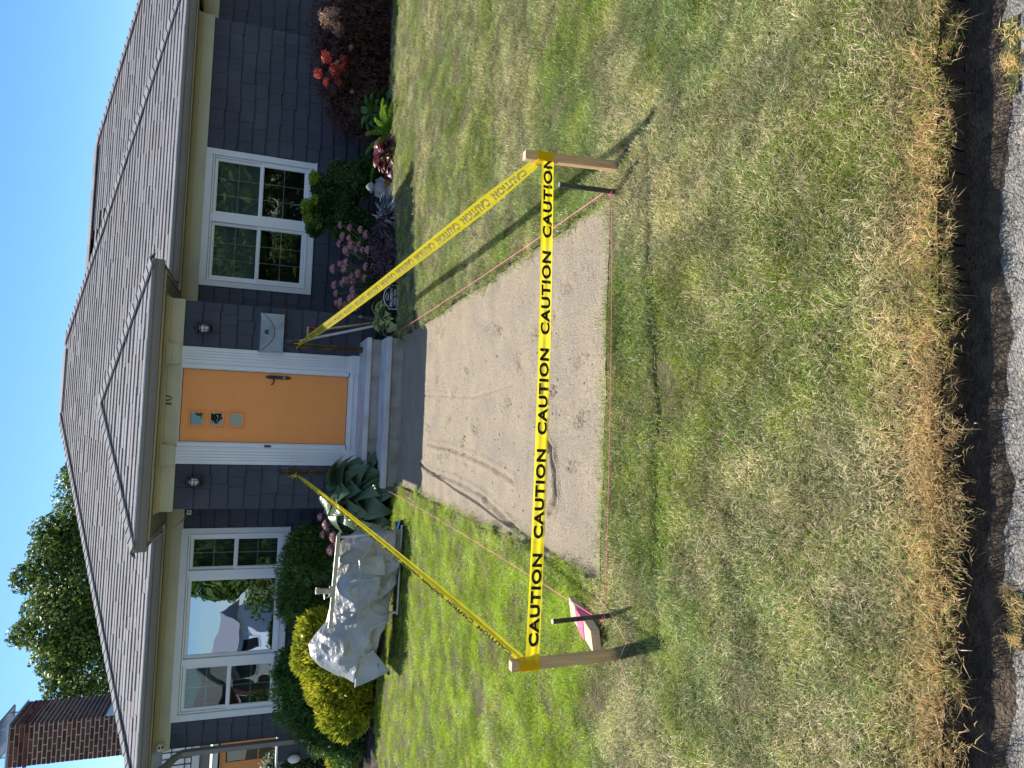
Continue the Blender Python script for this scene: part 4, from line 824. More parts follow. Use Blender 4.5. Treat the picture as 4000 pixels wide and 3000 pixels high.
# ================================================================ covered machine on a folding stand
t=thing('saw_stand','folding metal machine stand under the grey tarpaulin with its rail and clamp sticking out','stand',(-1.5,-1.8,0))
M_alu=pm('worn_aluminium',(.50,.50,.48),(.34,.34,.33),scale=9,rough=.38,metal=.75,c3=(.42,.37,.30),s3=6)
m=MB(); m.hexa([(-.84,-1.83,.655),(-1.87,-1.83,.700),(-1.87,-1.79,.700),(-.84,-1.79,.655),(-.90,-1.83,.700),(-1.87,-1.83,.742),(-1.87,-1.79,.742),(-.90,-1.79,.700)]); m.build('rail',M_alu,t,bevel=.003)
m=MB(); m.tube([(-1.49,-1.80,.72),(-1.485,-1.80,.79),(-1.475,-1.815,.86)],[.030,.030,.026],12); m.tube([(-1.475,-1.815,.845),(-1.472,-1.82,.885)],.036,12); m.box((-1.545,-1.84,.715),(-1.435,-1.77,.745)); m.tube([(-1.54,-1.81,.75),(-1.56,-1.81,.79),(-1.50,-1.81,.80)],.010,6); m.build('clamp',M_alu,t,smooth=False)
m=MB(); m.lathe([(.024,0),(.024,.002)],c=(-1.472,-1.822,.8855),n=12); m.build('clamp_mouth',M_blk,t)
m=MB(); m.tube([(-.77,-2.0,.035),(-1.72,-2.0,.045)],.016,8); m.build('foot_bar',M_alu,t)
for (a,b) in (((-.92,-1.80,.66),(-.85,-1.98,.04)),((-1.75,-1.80,.66),(-1.7,-1.98,.04)),((-.95,-1.6,.66),(-.95,-1.35,.02)),((-1.75,-1.6,.66),(-1.78,-1.35,.02))):
    m=MB(); m.tube([a,b],.014,8); m.build('leg',M_alu,t)
m=MB(); m.tube([(-1.19,-1.99,.06),(-1.19,-1.93,.06)],[.045,.045],18); m.build('wheel',M_blk,t)
m=MB(); m.tube([(-1.19,-1.994,.06),(-1.19,-1.926,.06)],.018,12); m.build('hub',M_alu,t)
t2=thing('tool_tray','small blue-edged tray with bright slots under the right end of the tarpaulin','tray',(-.80,-1.92,.03))
m=MB(); Mx=Matrix.Translation((-.80,-1.93,.05))@Matrix.Rotation(.25,4,'Y')@Matrix.Rotation(-.5,4,'X'); m.box((-.075,-.05,-.006),(.075,.05,.006)); o=m.build('tray',M_blk,t2); put(o,t2,Mx)
m=MB(); m.box((-.078,-.056,-.008),(.078,-.0505,.010)); o=m.build('blue_rim',pm('light_blue_plastic',(.12,.42,.75),rough=.4),t2); put(o,t2,Mx)
m=MB()
for k in range(6): m.box((-.07+.024*k,-.04,.0065),(-.058+.024*k,.035,.010))
o=m.build('slots',M_white,t2); put(o,t2,Mx)
# the tarpaulin: one crumpled sheet thrown over it
M_tarp,n,l=nt_new('grey_tarpaulin'); b=n['Principled BSDF']; b.inputs['Base Color'].default_value=(.40,.395,.36,1); b.inputs['Roughness'].default_value=.42; b.inputs['Specular IOR Level'].default_value=.5; b.inputs['Metallic'].default_value=.12
tn=n.new('ShaderNodeTexNoise'); tn.inputs['Scale'].default_value=2.6; tn.inputs['Detail'].default_value=6; gg=n.new('ShaderNodeNewGeometry'); l.new(gg.outputs['Position'],tn.inputs['Vector']); rr=n.new('ShaderNodeValToRGB'); rr.color_ramp.elements[0].position=.38; rr.color_ramp.elements[0].color=(.30,.285,.235,1); rr.color_ramp.elements[1].position=.62; rr.color_ramp.elements[1].color=(.44,.44,.43,1); l.new(tn.outputs[0],rr.inputs[0]); l.new(rr.outputs[0],b.inputs['Base Color'])
vo=n.new('ShaderNodeTexVoronoi'); vo.inputs['Scale'].default_value=13; vo.feature='DISTANCE_TO_EDGE'; l.new(gg.outputs['Position'],vo.inputs['Vector']); t3=n.new('ShaderNodeTexNoise'); t3.inputs['Scale'].default_value=22; t3.inputs['Detail'].default_value=4; l.new(gg.outputs['Position'],t3.inputs['Vector']); ad=n.new('ShaderNodeMath'); ad.operation='MULTIPLY_ADD'; ad.inputs[1].default_value=.5; l.new(vo.outputs[0],ad.inputs[0]); l.new(t3.outputs[0],ad.inputs[2]); bp=n.new('ShaderNodeBump'); bp.inputs['Strength'].default_value=.7; bp.inputs['Distance'].default_value=.02; l.new(ad.outputs[0],bp.inputs['Height']); l.new(bp.outputs[0],b.inputs['Normal'])
tr=n.new('ShaderNodeBsdfTranslucent'); tr.inputs[0].default_value=(.4,.4,.38,1); ms=n.new('ShaderNodeMixShader'); ms.inputs[0].default_value=.12; l.new(b.outputs[0],ms.inputs[1]); l.new(tr.outputs[0],ms.inputs[2]); l.new(ms.outputs[0],n['Material Output'].inputs[0])
# columns across x: x, ridge height, ridge depth y, front bottom z, front bottom y, x shift of the hem
keys=[(-2.50,.40,-1.62,.43,-1.80,.02),(-2.44,.62,-1.60,.28,-1.93,.02),(-2.33,.78,-1.60,.26,-2.0,.0),(-2.20,.90,-1.62,.24,-2.02,-.02),(-2.08,.93,-1.62,.26,-2.02,.0),(-1.95,.85,-1.64,.22,-2.03,.06),(-1.83,.76,-1.66,.16,-2.04,.08),(-1.60,.71,-1.70,.12,-2.05,.05),(-1.35,.70,-1.70,.08,-2.06,.02),(-1.12,.69,-1.68,.05,-2.07,.0),(-.98,.64,-1.66,.05,-2.07,-.02),(-.90,.52,-1.66,.045,-2.06,.02),(-.845,.22,-1.66,.04,-2.03,.03)]
KX=[k[0] for k in keys]
def K(x,i): return float(np.interp(x,KX,[k[i] for k in keys]))
NX,NT=120,64; V=[]
def ridged(x,y,z,s): 
    v=1-abs(mnoise.noise(Vector((x*s,y*s,z*s))))*2; return max(0,v)**2
for i in range(NX+1):
    x=keys[0][0]+(keys[-1][0]-keys[0][0])*i/NX; H,yr,zb,yb,xs=(K(x,1),K(x,2),K(x,3),K(x,4),K(x,5))
    for j in range(NT+1):
        t_=j/NT
        if t_<.22:   # back drop
            q=t_/.22; y=yr+.38*(1-q)+.0; z=H*(.45+.55*math.sin(q*math.pi/2))-.02
        else:
            q=(t_-.22)/.78; y=yr+(yb-yr)*(1-(1-q)**1.8)*1.0-.03*math.sin(q*math.pi); z=H+(zb-H)*(q**1.25)
        w_=min(1,max(0,(t_-.12)*4)); fx=x*.8+z*1.1
        dn=.10*(ridged(x*1.0,z*.6,3,1.7)-.4)+.050*(ridged(x+z*.9,z*1.0-x*.5,7,3.0)-.4)+.014*(ridged(x,z,9,9)-.4)
        V.append((x+xs*max(0,t_-.22)+.03*mnoise.noise(Vector((x*3,t_*3,2))),y-dn*w_,z+.016*mnoise.noise(Vector((x*4,t_*5,8)))*w_))
F=[]
for i in range(NX):
    for j in range(NT): a=i*(NT+1)+j; F.append((a,a+1,a+NT+2,a+NT+1))
V=np.array(V); tp=thing('tarpaulin','crumpled grey tarpaulin thrown over the machine stand on the left lawn','tarpaulin',(-1.6,-1.8,.4))
o=obj('sheet',npmesh('sheet',V,np.array(F),M_tarp,smooth=True),tp); sm=o.modifiers.new('thick','SOLIDIFY'); sm.thickness=.002
def patchgrid(name,C4,n,parent,amp=.02,seed=1):
    C4=[Vector(c) for c in C4]; V=[];F=[]; nn=(C4[1]-C4[0]).cross(C4[3]-C4[0]).normalized()
    for i in range(n+1):
        for j in range(n+1):
            u_,v_=i/n,j/n; p=(C4[0]*(1-u_)+C4[1]*u_)*(1-v_)+(C4[3]*(1-u_)+C4[2]*u_)*v_; p+=nn*amp*(ridged(p.x,p.y,p.z+seed,5)+.5*ridged(p.x,p.y,p.z+seed,13)-.6); V.append(p)
    for i in range(n):
        for j in range(n): a=i*(n+1)+j; F.append((a,a+1,a+n+2,a+n+1))
    o=obj(name,npmesh(name,np.array([tuple(v) for v in V]),np.array(F),M_tarp,smooth=True),parent); s_=o.modifiers.new('t','SOLIDIFY'); s_.thickness=.002; return o
patchgrid('corner_flap',[(-2.49,-1.90,.45),(-2.14,-2.04,.45),(-2.04,-2.10,.30),(-2.27,-2.13,.115)],16,tp,.012,2)
patchgrid('corner_flap',[(-1.13,-2.06,.46),(-.97,-2.08,.38),(-.80,-2.05,.09),(-1.12,-2.12,.13)],16,tp,.014,5)
patchgrid('hem',[(-1.25,-2.10,.47),(-1.10,-2.10,.50),(-1.05,-2.16,.24),(-1.27,-2.14,.20)],14,tp,.012,9)
for p in ((-2.285,-2.13,.135),(-1.115,-2.105,.44)):
    m=MB(); m.lathe([(.009,0),(.016,0),(.016,.004),(.009,.004)],n=14); o=m.build('grommet',M_blk,tp); put(o,tp,Matrix.Translation(p)@Matrix.Rotation(math.radians(75),4,'X'))
# ================================================================ plants
L_green=leafmat('green_thread_foliage',[(.025,.065,.014),(.065,.15,.026),(.14,.25,.04)],.25)
L_yel=leafmat('golden_foliage',[(.12,.18,.015),(.40,.42,.028),(.66,.60,.05)],.35)
L_maple=leafmat('dark_purple_foliage',[(.035,.016,.014),(.080,.036,.028),(.13,.070,.045)],.15)
L_red=leafmat('sunlit_red_leaves',[(.30,.03,.03),(.50,.07,.06),(.55,.14,.10)],.45)  # brighter red stands in for sun spots on the maple
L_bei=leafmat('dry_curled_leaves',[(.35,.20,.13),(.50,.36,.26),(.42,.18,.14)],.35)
L_tree=leafmat('broad_tree_leaves',[(.022,.055,.012),(.055,.12,.02),(.15,.22,.035),(.34,.31,.07)],.4,rough=.5,spec=.3)
L_hin=leafmat('dwarf_evergreen_foliage',[(.016,.045,.012),(.04,.095,.02),(.10,.18,.03)],.2)
L_hint=leafmat('bright_evergreen_tips',[(.20,.34,.03),(.32,.45,.05)],.4)
L_fern=leafmat('fern_green',[(.12,.26,.02),(.22,.40,.03),(.32,.48,.05)],.4)
L_hosta=leafmat('blue_green_hosta',[(.05,.10,.06),(.09,.16,.09),(.14,.21,.12)],.3,rough=.3,spec=.5)
L_host2=leafmat('mid_green_leaf',[(.05,.13,.03),(.10,.22,.045)],.3)
L_var=leafmat('variegated_hosta',[(.14,.21,.05),(.38,.44,.14),(.52,.54,.26)],.35)
L_grs=leafmat('blue_grey_blades',[(.34,.42,.38),(.62,.70,.60),(.26,.18,.34)],.25)
L_pur=leafmat('dark_purple_groundcover',[(.035,.02,.026),(.08,.048,.055),(.18,.11,.115)],.15)
L_sed=leafmat('dusky_pink_florets',[(.46,.17,.22),(.66,.32,.37),(.72,.46,.44)],.2)
L_stem=leafmat('sedum_green',[(.05,.09,.04),(.10,.14,.07)],.2)
L_ivy=leafmat('white_edged_leaves',[(.04,.08,.03),(.10,.16,.06),(.55,.60,.50)],.2)
def merge(parts):
    V=[];F=[];C=[];o=0
    for v,f,c in parts: V.append(v);F.append(f+o);C.append(c);o+=len(v)
    return np.concatenate(V),np.concatenate(F),np.concatenate(C)
def crown(name,lobes,n,ln,wd,mat,parent,mode='leaf',shell=.3,droop=.3,colpow=1,seed=0,zmin=.0,shade=None,bright=1.0):
    R=np.random.default_rng(seed+100); P,N=lobes_points(lobes,n,shell,R)
    k=P[:,2]>zmin; P,N=P[k],N[k]; n=len(P)
    if mode=='leaf': nrm=unit(N*.8+R.normal(size=(n,3))*.6); up=unit(R.normal(size=(n,3))+np.array([0,0,-droop]))
    elif mode=='sprig': up=unit(N*.9+R.normal(size=(n,3))*.45+np.array([0,0,droop])); nrm=unit(np.cross(up,R.normal(size=(n,3))))
    else: up=unit(N*.5+R.normal(size=(n,3))*.4+np.array([0,0,-droop])); nrm=unit(np.cross(up,R.normal(size=(n,3))))
    cl=np.array([mnoise.noise(Vector(p*4.5)) for p in P]); c=np.clip(.5+.55*cl+R.normal(size=n)*.16,0,1)**colpow
    V,F,C=leaves(P,nrm,up,R.uniform(.6,1.3,n)*ln,R.uniform(.6,1.3,n)*wd,c)
    return obj(name,npmesh(name,V,F,mat,col=C),parent)
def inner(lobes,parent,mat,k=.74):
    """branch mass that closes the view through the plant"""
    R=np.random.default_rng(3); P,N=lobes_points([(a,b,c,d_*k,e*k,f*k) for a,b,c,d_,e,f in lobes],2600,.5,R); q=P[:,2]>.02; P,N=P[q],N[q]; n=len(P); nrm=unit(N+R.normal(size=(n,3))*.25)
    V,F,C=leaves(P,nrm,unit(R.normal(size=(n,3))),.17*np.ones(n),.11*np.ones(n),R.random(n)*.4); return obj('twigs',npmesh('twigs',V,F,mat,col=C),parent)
def trunk(pts,r_,parent): return MB().tube(pts,r_,8).build('trunk',M_bark,parent,smooth=True)
# --- tree behind the house
t=thing('tree','broadleaf tree rising behind the left side of the roof','tree',(-5.2,16,0))
TL=[(-5.1,16.2,6.3,2.6,2.4,1.75),(-3.0,16,6.2,1.7,1.7,1.35),(-7.3,16.3,5.9,1.6,1.7,1.75),(-6.1,15.6,7.1,1.15,1.2,1.0),(-4.3,15.8,7.2,1.2,1.2,.85),(-7.4,16,7.0,.8,.8,.75),(-2.3,15.8,6.2,1.0,1.0,.75),(-5.2,15,5.4,2.8,1.4,1.4),(-1.75,15.6,6.6,.6,.6,.8),(-4.8,15.5,8.0,.45,.5,.4),(-6.5,15.6,8.0,.4,.5,.35),(-8.3,16,6.9,.5,.5,.6),(-3.4,15.6,7.5,.5,.5,.5),(-8.7,16,6.0,.5,.6,.8)]
trunk([(-5.2,16,-.1),(-5.15,16.1,2.2),(-5.0,16.1,4),(-4.9,16.1,6.5)],[.28,.22,.17,.06],t)
for a in TL[:5]: MB().tube([(-5.1,16.1,3.6),((a[0]-5.1)/2,(a[1]+16.1)/2,(a[2]+3.6)/2+.3),(a[0],a[1],a[2])],[.10,.06,.02],6).build('limb',M_bark,t,smooth=True)
crown('crown',TL,46000,.125,.085,L_tree,t,shell=.45,colpow=1.1,seed=1,zmin=2.5)
# --- conifers and bushes on the left
def bush(label,name,lobes,n,ln,wd,mat,loc,cat='bush',mode='sprig',group=None,inn=None,**k):
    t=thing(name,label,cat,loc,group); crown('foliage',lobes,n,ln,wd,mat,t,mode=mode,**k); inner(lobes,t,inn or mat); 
    l0=lobes[0]; trunk([(loc[0],loc[1],-.08),(l0[0],l0[1],max(.1,l0[2]))],[.03,.015],t); return t
bush('rounded dark green thread-leaf bush under the picture window behind the tarpaulin','evergreen_bush',[(-1.78,.45,.58,.60,.58,.64),(-2.08,.45,.84,.45,.45,.40),(-1.52,.5,.76,.44,.45,.40),(-2.35,.5,.5,.42,.4,.50)],21000,.085,.014,L_green,(-1.8,.45,0),seed=2,shell=.35,droop=.25)
bush('golden yellow cypress bush beside the tarpaulin','evergreen_bush',[(-2.78,-.45,.42,.52,.42,.46),(-2.42,-.35,.68,.38,.36,.32),(-3.2,-.48,.34,.44,.38,.36),(-2.62,-.3,.82,.27,.3,.2),(-2.95,-.4,.62,.3,.3,.22)],15000,.085,.026,L_yel,(-2.8,-.45,0),seed=3,shell=.3,droop=.35)
bush('tall dark green cypress bush at the left end of the front wall','evergreen_bush',[(-3.35,.45,.62,.62,.50,.58),(-3.05,.5,.88,.36,.40,.34),(-3.75,.5,.45,.52,.48,.42),(-3.95,.3,.22,.38,.42,.28),(-3.3,.2,.3,.6,.45,.36)],21000,.085,.016,L_green,(-3.45,.45,0),seed=4,shell=.35,droop=.1)
bush('small golden shrub at the foot of the dark cypress at the far left','evergreen_bush',[(-4.42,.70,.16,.22,.22,.26),(-4.15,.45,.26,.16,.18,.22)],3600,.06,.022,L_yel,(-4.4,.7,0),seed=5,shell=.3)
# --- purple laceleaf maple on the right, sun on its red leaves painted in their colour
ML=[(5.45,.42,.50,1.10,.62,.66),(4.92,.38,.34,.66,.52,.54),(6.1,.4,.55,.95,.7,.66),(5.1,.15,.78,.50,.40,.28),(5.7,.1,.78,.6,.42,.30)]
t=bush('wide dark purple lace-leaf maple mound at the right of the bed','japanese_maple',ML,30000,.060,.011,L_maple,(5.4,.5,0),cat='shrub',mode='droop',inn=L_maple,seed=6,shell=.3,droop=.7)
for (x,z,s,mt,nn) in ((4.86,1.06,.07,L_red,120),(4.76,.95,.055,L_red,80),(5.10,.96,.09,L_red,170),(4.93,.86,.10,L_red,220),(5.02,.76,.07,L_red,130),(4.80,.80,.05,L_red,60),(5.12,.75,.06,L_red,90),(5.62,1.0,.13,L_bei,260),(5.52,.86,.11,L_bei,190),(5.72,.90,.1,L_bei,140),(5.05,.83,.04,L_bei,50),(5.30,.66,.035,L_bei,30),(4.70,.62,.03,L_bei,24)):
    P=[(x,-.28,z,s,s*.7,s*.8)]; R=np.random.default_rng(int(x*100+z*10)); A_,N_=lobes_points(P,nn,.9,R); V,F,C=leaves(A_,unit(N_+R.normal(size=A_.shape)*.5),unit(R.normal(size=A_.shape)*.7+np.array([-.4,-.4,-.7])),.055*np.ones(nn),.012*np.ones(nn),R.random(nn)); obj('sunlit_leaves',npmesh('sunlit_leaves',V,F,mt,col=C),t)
# --- dwarf evergreen by the right window
EL=[(3.20,.45,1.0,.17,.18,.13),(3.02,.4,.96,.16,.18,.14),(3.62,.5,.92,.17,.2,.13),(3.42,.5,.82,.24,.22,.15),(3.82,.5,.66,.20,.22,.17),(3.25,.5,.58,.36,.32,.22),(3.72,.4,.42,.30,.3,.22),(3.05,.4,.38,.28,.3,.24),(3.9,.4,.30,.22,.25,.2)]
t=bush('irregular dark green dwarf evergreen in front of the right-hand window, its top tips bright green','evergreen_bush',EL,17000,.05,.018,L_hin,(3.4,.55,0),mode='sprig',seed=7,shell=.35,droop=.3)
for (x,z,s,nn) in ((3.24,1.10,.11,600),(3.08,1.05,.10,480),(3.0,.94,.08,260),(3.66,1.02,.10,480),(3.34,1.0,.08,240)):
    R=np.random.default_rng(int(x*77)); A_,N_=lobes_points([(x,.30,z,s,s,s*.7)],nn,.9,R); V,F,C=leaves(A_,unit(R.normal(size=A_.shape)),unit(N_+R.normal(size=A_.shape)*.4),.045*np.ones(nn),.017*np.ones(nn),R.random(nn)); obj('tips',npmesh('tips',V,F,L_hint,col=C),t)
# --- hostas: broad ribbed leaves
def hosta_leaf(L_,Wd,rib,rows=10,cols=8,seed=0,curl=.35):
    R=np.random.default_rng(seed); V=[];C=[]; 
    for i in range(rows+1):
        u_=i/rows; wv=Wd*.5*(math.sin(math.pi*min(1,u_*1.02)**.62))**.85*(1-.15*u_) if 0<u_<1 else 0.0
        for j in range(cols+1):
            v_=2*j/cols-1; y=u_*L_; z=.22*L_*math.sin(u_*2.2)-curl*L_*u_**2.2+.16*wv*abs(v_)**1.3+rib*math.cos(v_*18)*(1-abs(u_-.5))
            V.append((v_*wv,y,z)); C.append(.25+.5*(.5+.5*math.cos(v_*18))+.4*abs(v_)**4)
    F=[(i*(cols+1)+j,i*(cols+1)+j+1,(i+1)*(cols+1)+j+1,(i+1)*(cols+1)+j) for i in range(rows) for j in range(cols)]
    return np.array(V),np.array(F),np.clip(np.array(C),0,1)
def hosta(name,label,base,n,L_,Wd,mat,spread,stalk,seed,tiltr=(.2,1.1),rib=.004,zsc=1,cat='plant'):
    t=thing(name,label,cat,base); R=random.Random(seed); ms=[]
    for k in range(4):
        v,f,c=hosta_leaf(L_*R.uniform(.85,1.15),Wd*R.uniform(.85,1.1),rib,12,16 if L_>.2 else 8,seed=k,curl=R.uniform(.2,.55)); ms.append(npmesh('leaf',v,f,mat,col=c,smooth=True))
    mb=MB()
    for i in range(n):
        a=i*2.4+R.uniform(-.3,.3); q=(i+.5)/n; el=tiltr[1]-(tiltr[1]-tiltr[0])*q; rr=spread*(.25+.75*q)*R.uniform(.8,1.1); h=stalk*(1.05-.75*q)*R.uniform(.85,1.1)
        p=Vector((base[0]+rr*math.cos(a)*.6,base[1]+rr*math.sin(a)*.6,base[2]+h)); mb.tube([base,(base[0]+rr*.25*math.cos(a),base[1]+rr*.25*math.sin(a),base[2]+h*.6),tuple(p)],[.006,.005,.004],5)
        o=bpy.data.objects.new('leaf',ms[i%4]); COL.objects.link(o); put(o,t,Matrix.Translation(p)@Matrix.Rotation(a-math.pi/2+R.uniform(-.3,.3),4,'Z')@Matrix.Rotation(el-.35,4,'X')@Matrix.Rotation(R.uniform(-.5,.5),4,'Y'))
    o=mb.build('stalks',M_stk,t); return t
M_stk=pm('leaf_stalk',(.10,.16,.05),rough=.5)
hosta('hosta','large blue-green hosta with broad ribbed leaves left of the steps',(-.58,-.66,0),64,.34,.31,L_hosta,.60,.60,5,rib=.006,tiltr=(-.55,.45))
hosta('hosta','small yellow-green variegated hosta at the right end of the step',(1.63,-.86,.02),34,.15,.135,L_var,.26,.22,6,rib=.002,tiltr=(-.1,.7))
hosta('hosta','mid-green broad-leaved plant behind the bright fern',(4.50,-.25,.05),34,.22,.12,L_host2,.36,.34,7,rib=.002,tiltr=(-.1,.9))
MB().tube([(1.62,-.86,.10),(1.60,-.84,.30),(1.62,-.84,.40)],.004,5).build('flower_stalk',M_stk,bpy.data.objects['hosta.001'])
# flower bud on the small hosta
m=MB(); m.lathe([(.002,0),(.018,.015),(.022,.035),(.012,.055),(.002,.065)],c=(1.62,-.84,.40),n=8,jit=.1); m.build('flower_bud',M_stk,bpy.data.objects['hosta.001'])
# --- fern-like bright plant
t=thing('foxtail_fern','bright yellow-green fern with arching plume fronds behind the pile of dark red leaves','fern',(4.12,-.60,0.05))
R=np.random.default_rng(8)
for k in range(16):
    a=R.uniform(0,6.283) if k>10 else R.uniform(1.2,5.2); ln=R.uniform(.5,.8); el=R.uniform(.5,1.15); hz=np.array([math.cos(a),math.sin(a)*.7,0]); n_=420; s_=np.sort(R.random(n_))
    ctr=np.array([4.12,-.60,.06])+hz*(ln*math.cos(el)*s_)[:,None]*1.25+np.array([0,0,1])*((ln*math.sin(el)*s_)-(.34*ln*s_**2.3))[:,None]
    rad=.042*np.sin(np.pi*np.clip(s_*.93+.07,0,1))**.5; dr=unit(R.normal(size=(n_,3))); P=ctr+dr*rad[:,None]*.5
    V,F,C=leaves(P,unit(R.normal(size=(n_,3))),unit(dr+hz*.5+np.array([0,0,.4])),(.022+rad*.5),.006*np.ones(n_),np.clip(R.random(n_)*.8+.2*s_,0,1)); obj('frond',npmesh('frond',V,F,L_fern,col=C),t)
# --- blue-grey grass clump
def bladeclump(name,label,base,n,L0,L1,w,mat,spread,seed,arch=.6,cat='grass'):
    R=random.Random(seed); V=[];F=[];C=[]
    for i in range(n):
        a=R.uniform(0,6.283); ln=R.uniform(L0,L1); el=R.uniform(.5,1.45); dv=Vector((math.cos(a),math.sin(a),0)); sd=Vector((-dv.y,dv.x,0)); p=Vector(base)+dv*R.uniform(0,.05); k=len(V); c=R.random(); m_=6
        for q in range(m_+1):
            s_=q/m_; pos=p+dv*(ln*s_*math.cos(el)+.25*ln*s_*s_)*spread+Vector((0,0,ln*s_*math.sin(el)-arch*ln*s_**2.4)); ww=w*(1-s_**2)*.5+.0006; V+=[pos-sd*ww,pos+sd*ww]; C+=[c,c]
        for q in range(m_): F.append((k+2*q,k+2*q+1,k+2*q+3,k+2*q+2))
    t=thing(name,label,cat,base); obj('blades',npmesh('blades',np.array([tuple(v) for v in V]),np.array(F),mat,col=np.array(C),smooth=True),t); return t
bladeclump('grass_clump','spiky blue-grey grass clump beside the seated stone figure',(2.95,-.62,.04),170,.34,.62,.020,L_grs,1.0,9)
# --- dark groundcover and pile of dark red leaves
bush('low dark purple ground cover between the pink flowers and the grey grass clump','groundcover',[(2.45,-.80,.10,.42,.34,.17),(2.75,-.62,.12,.36,.34,.17),(2.15,-.85,.10,.34,.28,.16),(2.55,-.5,.18,.4,.3,.2)],9000,.035,.018,L_pur,(2.5,-.7,0),cat='groundcover',mode='leaf',seed=10,shell=.4)
L_heu=leafmat('dark_red_ruffled_leaves',[(.045,.028,.032),(.06,.035,.035),(.30,.02,.03)],.25,rough=.35,spec=.5); L_heo=leafmat('orange_dried_leaf',[(.42,.17,.02),(.5,.22,.04)],.4)
hosta('coral_bells','dark red and near-black ruffled leaves with orange one next to the grey slab',(3.66,-.92,.09),46,.14,.15,L_heu,.30,.20,11,tiltr=(.1,.9),rib=.003)
cb=bpy.data.objects['coral_bells']; v,f,c=hosta_leaf(.14,.12,.003,10,8,3); 
for (p,a) in (((3.36,-.80,.14),.6),((3.62,-.98,.14),-.5),((3.66,-.86,.2),1.2)):
    o=obj('orange_leaf',npmesh('orange_leaf',v,f,L_heo,col=c,smooth=True)); put(o,cb,Matrix.Translation(p)@Matrix.Rotation(a,4,'Z')@Matrix.Rotation(.9,4,'X'))
# --- pink sedum
def sedum(label,base,heads,seed,r0=.055):
    heads=[(a,b,c,d_*1.5) for a,b,c,d_ in heads]
    t=thing('sedum',label,'flowers',base); R=np.random.default_rng(seed); mb=MB(); SV=[]
    for (x,y,z,s) in heads:
        n_=int(260*s*s/.0025*.55)+90; a=R.random(n_)*6.283; rr=np.sqrt(R.random(n_))*s; P=np.stack([x+rr*np.cos(a),y+rr*np.sin(a),z+.75*s*(1-(rr/s)**2)**.6+R.normal(size=n_)*.006],1); nr=unit(np.stack([rr*np.cos(a)/s*.8,rr*np.sin(a)/s*.8,np.ones(n_)],1)+R.normal(size=(n_,3))*.35)
        V,F,C=leaves(P,nr,unit(R.normal(size=(n_,3))),.016*np.ones(n_),.014*np.ones(n_),R.random(n_)); obj('flower_head',npmesh('flower_head',V,F,L_sed,col=C),t)
        b=(base[0]+(x-base[0])*.4,base[1]+(y-base[1])*.4,.0); mb.tube([b,((x+b[0])/2,(y+b[1])/2,z*.55),(x,y,z-.01)],.0045,5)
        for q in range(14): s_=R.random()*.75; SV.append((b[0]+(x-b[0])*s_,b[1]+(y-b[1])*s_,z*s_))
    mb.build('stems',M_stk,t); P=np.array(SV); n_=len(P); V,F,C=leaves(P+R.normal(size=P.shape)*.02,unit(R.normal(size=P.shape)+np.array([0,-.2,1])),unit(R.normal(size=P.shape)*np.array([1,1,.3])),.07*np.ones(n_),.032*np.ones(n_),R.random(n_)); obj('leaves',npmesh('leaves',V,F,L_stem,col=C),t); return t
R=random.Random(12)
hd=[]
for q in range(46): x=R.uniform(1.78,2.85); z=R.uniform(.34,.76)-.10*abs(x-2.3); hd.append((x,-.40+R.uniform(-.15,.15)+(.55-z)*-.35,z,R.uniform(.026,.040)))
sedum('tall pink sedum flower heads below the right window beside the yellow tape',(2.2,-.2,0),hd,13)
hd=[(-.90,-.35,.74,.035),(-1.05,-.3,.64,.04),(-.98,-.45,.68,.04),(-1.13,-.5,.58,.05),(-1.22,-.5,.54,.04),(-1.32,-.5,.50,.04),(-1.30,-.45,.60,.05),(-1.12,-.35,.70,.035),(-1.40,-.45,.44,.035),(-1.48,-.48,.55,.035),(-.82,-.4,.56,.035)]
sedum('few pink sedum flower heads behind the tarpaulin rail',(-1.15,-.3,0),hd,14)
# --- stone slab, seated figure, edging
t=tag(MB().hexa([(2.98,-.80,.0),(3.52,-1.10,.0),(3.78,-.45,.0),(3.25,-.25,.0),(2.99,-.79,.10),(3.52,-1.08,.10),(3.77,-.46,.10),(3.26,-.27,.10)]).build('stone_slab',M_slab,bevel=.008),'pale blue-grey stone slab lying at the bed edge under the seated figure','slab')
t=thing('garden_statue','small weathered grey stone statue of a round seated figure on the slab','statue',(3.33,-.48,.056))
m=MB(); m.lathe([(.075,0),(.085,.015),(.08,.035),(.062,.05)],c=(3.33,-.48,.057),n=14,jit=.05); m.build('legs',M_stone,t,smooth=True)
m=MB(); m.lathe([(.055,0),(.064,.025),(.060,.05),(.048,.075),(.034,.092),(.018,.10)],c=(3.33,-.48,.104),n=16,jit=.03)
for s in (-1,1): m.tube([(3.33+s*.045,-.48,.185),(3.33+s*.066,-.51,.15),(3.33+s*.04,-.545,.125)],[.018,.016,.012],8)
m.build('torso',M_stone,t,smooth=True)
m=MB(); m.lathe([(.010,0),(.027,.012),(.033,.03),(.030,.048),(.018,.062),(.010,.070),(.004,.074)],c=(3.33,-.485,.198),n=14,jit=.03)
for s in (-1,1): m.tube([(3.33+s*.033,-.48,.24),(3.33+s*.035,-.48,.215)],.007,6)
m.tube([(3.33,-.517,.232),(3.33,-.523,.226),(3.33,-.517,.222)],.005,6); m.build('head',M_stone,t,smooth=True)
for ch_ in list(t.children):
    M_=Matrix.Translation((3.32,-.66,.101))@Matrix.Diagonal((1.75,1.75,1.5,1))@Matrix.Translation((-3.33,.48,-.056)); ch_.matrix_parent_inverse=Matrix.Identity(4); ch_.matrix_basis=t.matrix_world.inverted()@M_
